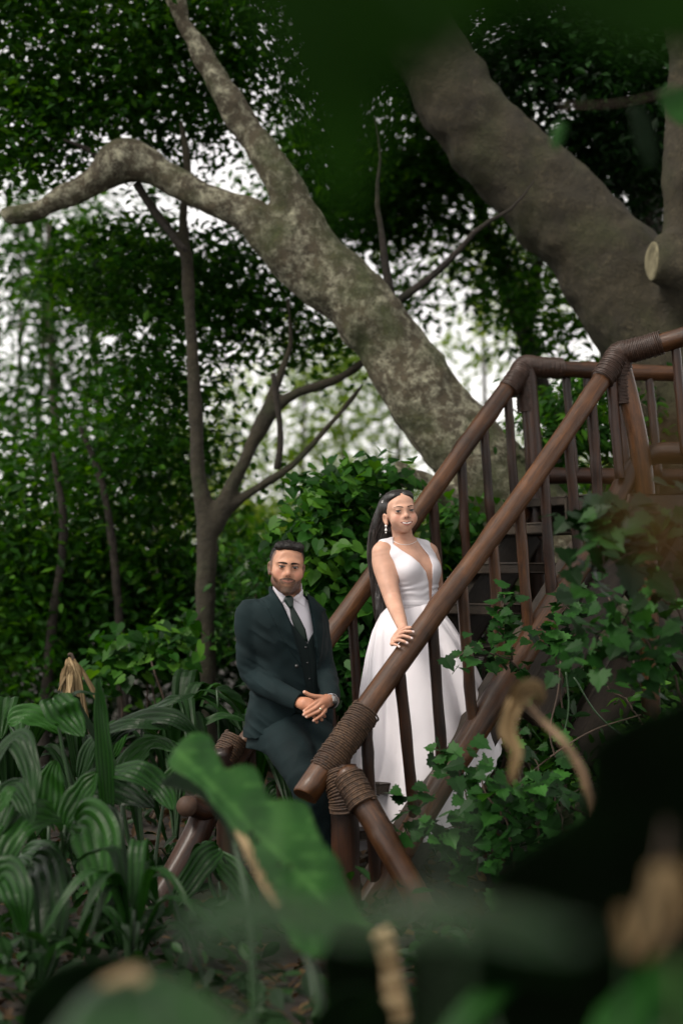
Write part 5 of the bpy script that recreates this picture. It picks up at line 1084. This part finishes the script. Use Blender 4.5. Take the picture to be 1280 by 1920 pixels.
shrub('leafy_shrub', [E_(1130, 1280, 8.0, 90, 80, .3), E_(1040, 1350, 7.8, 80, 80, .3), E_(1200, 1330, 8.1, 90, 80, .3), E_(1090, 1420, 7.6, 70, 60, .3)], 150, 14, .10, .075, G2, 'oval', 651, 'mid green thicket under the platform beyond the broad wooden brace', (1120, 1600, 7.9))
shrub('leafy_shrub', [E_(560, 1130, 9.2, 60, 80, .3), E_(480, 1080, 9.5, 60, 60, .3), E_(420, 1180, 9.4, 60, 60, .3)], 90, 16, .12, .07, G2, 'oval', 661, 'soft green bush behind the man\'s head', (520, 1500, 9.3))
# ---- climbing vines on the staircase
def vine(stems, nleaf, size, mat, seed, label, Y0, spread=.05, kind='lobed', rnd=None):
    g = np.random.default_rng(seed); pts = [spline([P(*q) for q in s], 30) for s in stems]; b = pts[0][0].copy(); b[2] = 0
    t = thing('climbing_vine', b, label, 'vine', 'vines on and beside the staircase'); cs = []
    for p in pts:
        p = p + np.cumsum(g.normal(0, .004, p.shape), axis=0); V, Q, T = tube(p, np.linspace(.005, .0025, 30), 5); obj('stem', V, Q, T, TWIG, t)
        k = max(3, int(nleaf * len(p) / 30 / len(pts))); i = g.integers(2, 30, k); cs.append(p[i] + g.normal(0, spread, (k, 3)) * [1, .7, .8])
    c = np.concatenate(cs); r = g.beta(2, 2.2, len(c)); leafobj('leaves', c, size, mat, t, kind, r, seed + 3, .35, .35, (0, -.75, .45)); return t
vine([[(1010, 1330, 6.6), (960, 1240, 6.5), (900, 1215, 6.35), (850, 1235, 6.3)], [(960, 1240, 6.5), (930, 1180, 6.45), (935, 1130, 6.45)]], 60, .062, G4, 701, 'thin vine reaching left across the balusters at skirt height', 6.5, .035)
vine([[(1060, 1420, 6.7), (1050, 1250, 6.65), (1060, 1140, 6.6), (1100, 1100, 6.6)], [(1060, 1300, 6.6), (1030, 1220, 6.5), (1010, 1190, 6.5)], [(1060, 1240, 6.6), (1080, 1170, 6.6), (1050, 1120, 6.6)]], 90, .068, G4, 702, 'vine with lobed leaves climbing over the lower rail beside the upper steps', 6.6, .06)
vine([[(860, 1620, 6.2), (840, 1560, 6.15), (790, 1530, 6.1), (745, 1520, 6.1)], [(900, 1640, 6.2), (880, 1530, 6.2), (850, 1440, 6.2), (820, 1400, 6.2)], [(900, 1600, 6.2), (870, 1560, 6.1), (830, 1580, 6.1)]], 120, .072, G4, 703, 'vine with lobed leaves at the foot of the lower rail right of the gown', 6.1, .06)
vine([[(960, 1640, 6.0), (950, 1560, 6.0), (900, 1480, 6.0), (880, 1420, 6.0)], [(1000, 1640, 6.0), (1010, 1540, 6.0), (960, 1460, 6.0)], [(1060, 1600, 6.0), (1030, 1500, 6.1), (980, 1430, 6.2)]], 210, .072, G4, 704, 'thick spread of vine leaves below the dry curled leaf', 6.0, .09)
vine([[(1280, 1330, 5.6), (1240, 1230, 5.5), (1180, 1170, 5.5), (1120, 1190, 5.5)], [(1300, 1200, 5.6), (1260, 1120, 5.5), (1200, 1090, 5.5)], [(1240, 1230, 5.5), (1180, 1215, 5.5), (1110, 1190, 5.5)]], 140, .072, G4, 705, 'dark vine hanging in front of the broad brace at the right edge', 5.5, .08)
vine([[(1300, 1000, 5.2), (1230, 960, 5.1), (1160, 990, 5.1), (1100, 1030, 5.1)], [(1300, 1060, 5.2), (1240, 1020, 5.1), (1170, 1060, 5.0)], [(1180, 930, 5.1), (1150, 1000, 5.1), (1140, 1100, 5.1)]], 120, .085, G6, 706, 'shaded vine over the platform edge at the right', 5.2, .08)
vine([[(1230, 1420, 6.6), (1180, 1330, 6.6), (1130, 1280, 6.6)], [(1120, 1500, 6.6), (1160, 1400, 6.6), (1220, 1350, 6.6)]], 100, .075, G2, 707, 'lighter vine under the platform in the gap between the braces', 6.6, .11, 'oval')
m = thing('tangled_vine', P(1060, 1560, 6.2) * [1, 1, 0], 'bare thin stems looping between the vines below the braces', 'vine')
for i, s in enumerate(([(1050, 1240), (1045, 1300), (1030, 1370), (1040, 1420)], [(1075, 1270), (1120, 1340), (1190, 1400)], [(960, 1480), (1030, 1420), (1110, 1370), (1200, 1340)], [(1060, 1260), (1065, 1330), (1050, 1400)], [(1140, 1120), (1160, 1170), (1180, 1200), (1190, 1260)])):
    V, Q, T = tube(spline([P(u, v, 6.25) for u, v in s], 24), .0035, 5); obj('stem', V, Q, T, STALK if i % 2 else TWIG, m)
# ---- dry palm frond hanging at the left
t = thing('dead_frond', P(130, 1500, 7.2) * [1, 1, 0], 'dry orange-brown palm frond hanging among the dark leaves at the left', 'palm frond'); g = np.random.default_rng(31)
V, Q, T = tube(spline([P(190, 1480, 7.3), P(160, 1330, 7.2), P(138, 1235, 7.2), P(128, 1228, 7.2)], 14), .008, 6); obj('stalk', V, Q, T, TWIG, t)
m = MB()
for i in range(34):
    u = g.normal(128, 14) if i < 20 else g.normal(155, 16); e = (g.normal(u, 7), g.uniform(1290, 1370)); V, Q, _, r = strap([P(g.normal(132, 4), 1232 + g.uniform(0, 12), 7.2), P((u + 130) / 2, 1262, 7.18), P(*e, 7.15 + g.normal(0, .04))], .018, (g.normal(0, .5), -1, .1), cols=3, rows=10, seed=i); m.add(V, Q, None, r)
m.build('leaves', DRY, t, False)
# ================================================================ foreground leaves
def poly_leaf(name, outline, Yf, step, mat, parent, rip=.004, seed=0, dry=None, holes=(), vein=None):
    n = len(outline); o = spline(list(outline) + [outline[0]], n * 6)[:-1]; g = np.random.default_rng(seed)
    o = o + g.normal(0, step * .05, o.shape)
    us, vs = np.meshgrid(np.arange(o[:, 0].min(), o[:, 0].max(), step), np.arange(o[:, 1].min(), o[:, 1].max(), step)); q = np.stack([us.ravel(), vs.ravel()], 1) + g.uniform(-.2, .2, (us.size, 2)) * step
    d = poly2(q[:, 0], q[:, 1], [tuple(x) for x in o]); q = q[d < -step * .45]
    for (hu, hv, hr) in holes: q = q[np.hypot(q[:, 0] - hu, q[:, 1] - hv) > hr]
    allp = [Vector((float(a), float(b))) for a, b in np.vstack([o, q])]; k = len(o)
    for (hu, hv, hr) in holes: allp += [Vector((hu + hr * math.cos(a), hv + hr * math.sin(a))) for a in np.linspace(0, 2 * np.pi, 9)[:-1]]
    r_ = delaunay_2d_cdt(allp, [(i, (i + 1) % k) for i in range(k)], [], 1, 1e-4)
    co = np.array([v[:] for v in r_[0]]); fc = [f for f in r_[2] if len(f) == 3]
    if holes:
        cen = np.array([co[list(f)].mean(0) for f in fc]); keep = np.ones(len(fc), bool)
        for (hu, hv, hr) in holes: keep &= np.hypot(cen[:, 0] - hu, cen[:, 1] - hv) > hr * .8
        fc = [f for f, z in zip(fc, keep) if z]
    Y = np.array([Yf(a, b) for a, b in co]); V = np.array([P(a, b, y) for (a, b), y in zip(co, Y)]); d = -poly2(co[:, 0], co[:, 1], [tuple(x) for x in o])
    V[:, 1] += rip * (vnoise(V[:, 0], V[:, 2], 0, 14, seed) * 1.5 + .5 * vnoise(V[:, 0], V[:, 2], 0, 40, seed + 1))
    r = np.clip(.5 + .25 * vnoise(V[:, 0], V[:, 2], 0, 20, seed), 0, 1)
    if vein is not None:   # midrib with side veins: raised and paler
        a, b = np.array(vein[0], float), np.array(vein[1], float); ab = (b - a) / np.linalg.norm(b - a); s = (co - a) @ ab; w_ = (co - a) @ np.array([-ab[1], ab[0]])
        sv = np.abs(((s - np.abs(w_) * .9) / vein[2]) % 1 - .5) * 2; m_ = np.maximum(np.exp(-(w_ / (step * .55)) ** 2), .7 * (sv > .93)); V[:, 1] += -.0012 * m_ * vein[3] - np.abs(w_) / F * V[:, 1] * .12 + .0020 * np.cos(sv * np.pi) * vein[3]; r = np.clip(r + .4 * m_ + .18 * vnoise(V[:, 0], V[:, 2], 0, 9, 2), 0, 1)
    mats = [mat]; me_o = obj(name, V, None, fc, mat, parent, {'rnd': r}, True); me_o.data.materials.append(DRY)
    if dry is not None:
        cen = np.array([co[list(f)].mean(0) for f in fc]); dd_ = poly2(cen[:, 0], cen[:, 1], dry) + 3 * vnoise(cen[:, 0], cen[:, 1], 0, .12, 4)
        me_o.data.polygons.foreach_set('material_index', (dd_ < 0).astype(np.int32))
    s = me_o.modifiers.new('thickness', 'SOLIDIFY'); s.thickness = .0012; s.offset = 0
    return me_o
def stalk(parent, pts, r0=.006, r1=.010, mat=None):
    V, Q, T = tube(spline([q if isinstance(q, np.ndarray) else P(*q) for q in pts], 24), np.linspace(r0, r1, 24), 8); return obj('stalk', V, Q, T, mat or STALK, parent)
GM = leafmat('big_leaf_mid', [(0, (.002, .012, .002)), (.5, (.0055, .030, .005)), (1, (.018, .065, .014))], rough=.38, trans=.15, spec=.25)  # mid leaf green, between big_leaf and big_leaf_dark
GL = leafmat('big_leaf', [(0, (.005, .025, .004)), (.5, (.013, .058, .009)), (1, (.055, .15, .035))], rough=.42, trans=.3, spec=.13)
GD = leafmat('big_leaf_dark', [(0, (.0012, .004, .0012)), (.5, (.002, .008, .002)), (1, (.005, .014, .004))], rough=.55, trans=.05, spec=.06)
GT = leafmat('thin_leaf_backlit', [(0, (.007, .034, .0006)), (.5, (.012, .055, .001)), (1, (.024, .085, .002))], rough=.5, trans=.5, spec=.3)
def lerp_y(v0, y0, v1, y1): return lambda u, v: y0 + (y1 - y0) * (v - v0) / (v1 - v0)
t = thing('torn_leaf_plant', P(600, 1800, 3.3) * [1, 1, 0], 'large torn green leaf with holes and a dried brown edge before the man', 'plant')
poly_leaf('leaf_blade', [(338, 1390), (362, 1374), (392, 1378), (404, 1402), (424, 1440), (452, 1432), (478, 1438), (494, 1468), (506, 1496), (540, 1496), (574, 1506), (590, 1545), (606, 1578), (634, 1610), (650, 1655), (672, 1705), (700, 1760), (640, 1790), (560, 1780), (515, 1700), (480, 1640), (452, 1585), (432, 1548), (405, 1515), (378, 1478), (340, 1452), (315, 1430)],
          lerp_y(1380, 4.1, 1780, 3.1), 7, GL, t, .007, 3, dry=[(440, 1550), (462, 1568), (484, 1620), (505, 1655), (528, 1690), (520, 1712), (490, 1690), (462, 1625), (436, 1570)], holes=((525, 1620, 5), (544, 1624, 5), (470, 1562, 8), (482, 1574, 7)), vein=((335, 1410), (680, 1760), 46, 1.6))
stalk(t, [(560, 1740, 3.25), (600, 1900, 3.15), P(620, 2000, 3.2) * [1, 1, 0]], .009, .013)
t = thing('torn_leaf_plant', P(385, 1800, 3.6) * [1, 1, 0], 'smaller dark folded leaf tucked left of the large torn leaf', 'plant')
poly_leaf('leaf_blade', [(330, 1445), (300, 1470), (330, 1480), (380, 1500), (425, 1560), (445, 1600), (452, 1580), (430, 1535), (395, 1490), (360, 1450)], lerp_y(1440, 4.2, 1600, 3.8), 7, GD, t, .006, 5); stalk(t, [(440, 1580, 3.85), (470, 1750, 3.7), P(480, 1900, 3.7) * [1, 1, 0]])
# out-of-focus leaves near the lens
def fore(label, outline, Y, step, mat, seed, vein=None, tilt=0, name='broad_leaf_plant', lower=True, dry=None, rip=.004, group='out-of-focus leaves near the lens'):
    c = np.mean(outline, axis=0); b = P(c[0], c[1], Y); t = thing(name, b * [1, 1, 0] if lower else b, label, 'plant', group); v0 = min(p[1] for p in outline); v1 = max(p[1] for p in outline)
    poly_leaf('leaf_blade', outline, lambda u, v: Y + tilt * (v1 - v) / (v1 - v0), step, mat, t, rip, seed, vein=vein, dry=dry)
    if lower: stalk(t, [(c[0], v1 - .35 * (v1 - v0), Y + .35 * tilt + .004), (c[0] + 10, v1 + 60, Y + .02), b * [1, 1, 0] + np.array([.02, .05, 0])], .0016, .0035)
    return t
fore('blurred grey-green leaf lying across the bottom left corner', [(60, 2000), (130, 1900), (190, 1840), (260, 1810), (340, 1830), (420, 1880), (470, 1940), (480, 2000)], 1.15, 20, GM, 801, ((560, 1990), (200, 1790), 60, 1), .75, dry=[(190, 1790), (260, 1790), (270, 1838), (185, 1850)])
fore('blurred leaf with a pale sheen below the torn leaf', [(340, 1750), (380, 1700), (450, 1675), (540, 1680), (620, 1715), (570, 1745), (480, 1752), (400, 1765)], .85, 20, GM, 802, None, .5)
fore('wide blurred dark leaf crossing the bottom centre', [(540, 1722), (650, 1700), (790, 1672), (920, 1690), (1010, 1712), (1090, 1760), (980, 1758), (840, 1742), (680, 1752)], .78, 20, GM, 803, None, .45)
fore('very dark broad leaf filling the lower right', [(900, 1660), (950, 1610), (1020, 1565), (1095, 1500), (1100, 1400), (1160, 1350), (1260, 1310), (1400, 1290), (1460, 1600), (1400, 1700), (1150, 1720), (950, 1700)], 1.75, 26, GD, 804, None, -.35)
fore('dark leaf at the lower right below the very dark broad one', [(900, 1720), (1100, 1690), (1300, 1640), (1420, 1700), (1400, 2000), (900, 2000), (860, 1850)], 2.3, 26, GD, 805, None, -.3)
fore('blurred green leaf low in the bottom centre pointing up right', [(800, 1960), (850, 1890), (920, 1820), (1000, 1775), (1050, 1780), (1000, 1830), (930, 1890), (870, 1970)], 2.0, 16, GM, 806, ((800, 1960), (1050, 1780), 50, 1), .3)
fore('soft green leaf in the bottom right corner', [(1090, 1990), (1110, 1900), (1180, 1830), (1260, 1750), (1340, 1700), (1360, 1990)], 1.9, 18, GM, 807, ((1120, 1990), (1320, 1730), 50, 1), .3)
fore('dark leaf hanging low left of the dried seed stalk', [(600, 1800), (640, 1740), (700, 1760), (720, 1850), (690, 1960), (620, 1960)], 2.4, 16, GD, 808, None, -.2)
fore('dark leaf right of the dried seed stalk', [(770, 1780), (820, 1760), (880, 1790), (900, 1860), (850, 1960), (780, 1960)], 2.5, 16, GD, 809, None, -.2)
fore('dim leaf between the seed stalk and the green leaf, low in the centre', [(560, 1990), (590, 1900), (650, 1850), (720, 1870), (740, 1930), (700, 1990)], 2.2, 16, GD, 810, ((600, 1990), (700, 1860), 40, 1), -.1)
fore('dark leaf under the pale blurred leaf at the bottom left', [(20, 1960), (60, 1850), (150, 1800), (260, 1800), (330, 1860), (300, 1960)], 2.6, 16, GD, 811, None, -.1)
t = thing('withered_twig', P(1380, 900, .76), 'out-of-focus withered brown leaves on a twig at the right edge, close to the lens', 'branch'); BR = leafmat('withered_leaf', [(0, (.03, .018, .007)), (.5, (.06, .034, .012)), (1, (.09, .055, .02))], rough=.8, trans=.3, spec=.05)
V, Q, T = tube(spline([P(1440, 700, .77), P(1370, 860, .76), P(1330, 1100, .76)], 12), .0012, 6); obj('twig', V, Q, T, TWIG, t)
for i, o in enumerate(([(1180, 1050), (1160, 970), (1200, 880), (1280, 800), (1340, 780), (1320, 830), (1260, 890), (1225, 980)], [(1250, 1120), (1240, 1040), (1290, 960), (1360, 930), (1350, 1000), (1300, 1070)])):
    poly_leaf('leaf', o, lambda u, v: .76, 18, BR, t, .001, 850 + i)
# hanging twig with thin leaves right in front of the lens
t = thing('hanging_branch', P(900, -260, .8), 'out-of-focus bright green leafy twig hanging across the top of the view', 'branch')
V, Q, T = tube(spline([P(1500, -330, .85), P(1050, -240, .8), P(700, -220, .78), P(420, -150, .76)], 24), .0025, 6); obj('twig', V, Q, T, TWIG, t)
for i, (o, Y) in enumerate((([(470, -160), (560, -120), (690, -60), (760, 60), (740, 200), (690, 330), (645, 440), (600, 330), (550, 190), (490, 60), (440, -60)], .74), ([(620, -220), (800, -240), (1000, -150), (1040, -40), (980, 50), (860, 70), (740, 40), (640, -60)], .80),
                            ([(900, -240), (1200, -240), (1400, -120), (1400, 40), (1280, 110), (1130, 90), (1000, 20), (920, -80)], .78), ([(560, -120), (640, -140), (760, -60), (860, 60), (840, 140), (760, 130), (660, 60)], .70))):
    poly_leaf('leaf', o, lambda u, v, Y=Y: Y + .00012 * (v + 200), 26, GT, t, .002, 820 + i)
t = thing('small_leaf_twig', P(1330, 120, 3.0), 'twig with three small bright green leaves at the upper right edge', 'branch')
V, Q, T = tube(spline([P(1400, 60, 3.0), P(1300, 150, 3.0), P(1180, 190, 3.0), P(1050, 200, 3.05)], 20), .0014, 6); obj('twig', V, Q, T, TWIG, t)
for i, o in enumerate(([(1232, 172), (1262, 160), (1300, 170), (1310, 215), (1285, 238), (1250, 215)], [(1035, 240), (1050, 228), (1062, 240), (1055, 262), (1040, 285), (1032, 262)], [(1178, 205), (1200, 200), (1222, 235), (1232, 300), (1215, 318), (1190, 270)])):
    poly_leaf('leaf', o, lambda u, v: 3.0, 9, (GL, GL, GD)[i], t, .004, 830 + i)
# dry curled leaf on its stalk
t = thing('dry_curled_leaf', P(1130, 1700, 3.4) * [1, 1, 0], 'dry tan leaf curled and drooping from a bent tan stalk', 'leaf')
V, Q, T = tube(spline([P(980, 1312, 3.45), P(1010, 1345, 3.45), P(1050, 1385, 3.4), P(1078, 1425, 3.4), P(1095, 1470, 3.4), P(1110, 1600, 3.4), P(1120, 1900, 3.4) * [1, 1, 0]], 40), np.linspace(.007, .010, 40), 9, wob=.12); obj('stalk', V, Q, T, plain('tan_stalk', (.19, .12, .065), .7, noise=25), t)
m = MB(); V, Q, _, r = strap([P(985, 1318, 3.45), P(968, 1330, 3.42), P(962, 1375, 3.42), P(972, 1420, 3.42), P(960, 1470, 3.42)], .034, (-.6, -.8, .3), .35, 7, 34, 1.1, .09, 5, .6); m.add(V, Q, None, r)
V, Q, _, r = strap([P(966, 1318, 3.44), P(972, 1296, 3.42), P(995, 1288, 3.42), P(1012, 1305, 3.42), P(1003, 1322, 3.44)], .026, (.2, -1, .4), .3, 7, 24, .9, .07, 6, .7); m.add(V, Q, None, r); V, Q, _, r = strap([P(1000, 1296, 3.43), P(975, 1300, 3.41), P(960, 1325, 3.41), P(963, 1360, 3.42)], .026, (.6, -1, -.2), .3, 7, 24, .9, .08, 7, .7); m.add(V, Q, None, r); m.build('leaf_blade', DRY, t)
# dry twisted leaves at the lower right
t = thing('dry_leaf_cluster', P(1215, 1900, 1.5) * [1, 1, 0], 'brown twisted dead leaves hanging at the lower right edge', 'leaf')
for i, (pts, w_) in enumerate((([(1228, 1622), (1215, 1660), (1200, 1720), (1185, 1790)], .040), ([(1236, 1620), (1240, 1690), (1235, 1750), (1200, 1800)], .034), ([(1250, 1615), (1272, 1650), (1280, 1700), (1268, 1740)], .026), ([(1165, 1700), (1172, 1730), (1175, 1770), (1166, 1790)], .026))):
    V, Q, _, r = strap([P(u, v, 1.5 + .012 * i) for u, v in pts], w_ * .36, (.5 - .3 * i, -1, .2), .35, 7, 30, .9, .09, 60 + i, .6); obj('leaf_blade', V, Q, None, DRY, t, {'rnd': r})
V, Q, T = tube(spline([P(1232, 1618, 1.51), P(1260, 1700, 1.53), P(1270, 1900, 1.53) * [1, 1, 0]], 12), .002, 6); obj('stalk', V, Q, T, TWIG, t)
# dried seed stalk at the bottom
t = thing('dried_seed_stalk', P(745, 1950, 2.9) * [1, 1, 0], 'pale dried seed spike beside a green stalk at the bottom', 'seed stalk'); g = np.random.default_rng(9)
p = spline([P(722, 1735, 2.95), P(740, 1800, 2.93), P(762, 1920, 2.93), P(770, 2100, 2.95) * [1, 1, 0]], 30); V, Q, T = tube(p, .007, 7); obj('stalk', V, Q, T, STALK, t); m = MB()
for i in range(26):
    q = P(728 + i * 1.2 - 6, 1752 + i * 6.2, 2.92); V, Q, _, r = strap([q + [.012, 0, .004], q + [-.004, -.006, 0], q + [-.028 - .006 * math.sin(i), -.004, -.008]], .018, (0, -.8, .6), .3, 5, 8, .8, .06, i, .9); m.add(V, Q, None, np.clip(r + .3, 0, 1))
m.build('seed_husks', DRY, t)
# low dark ground cover
g = np.random.default_rng(66); k = 5200; Y = g.uniform(3.3, 8.6, k); c = np.array([P(u, 1500, y) for u, y in zip(g.uniform(-80, 1360, k), Y)]); q = vnoise(c[:, 0], c[:, 1], 0, 1.6, 8)
c[:, 2] = g.uniform(0, .16, k) * (1 + q); inside = (np.abs((c[:, 0] - (NB[0] + .5)) ) < .9) & (c[:, 1] > 6.0) & (c[:, 1] < 7.2); c = c[(q > -.2) & ~inside]
o = leafobj('ground_cover', c, .085, G6, None, 'oval', None, 67); tag(o, 'low dark plants covering the soil', 'ground cover', kind='stuff')
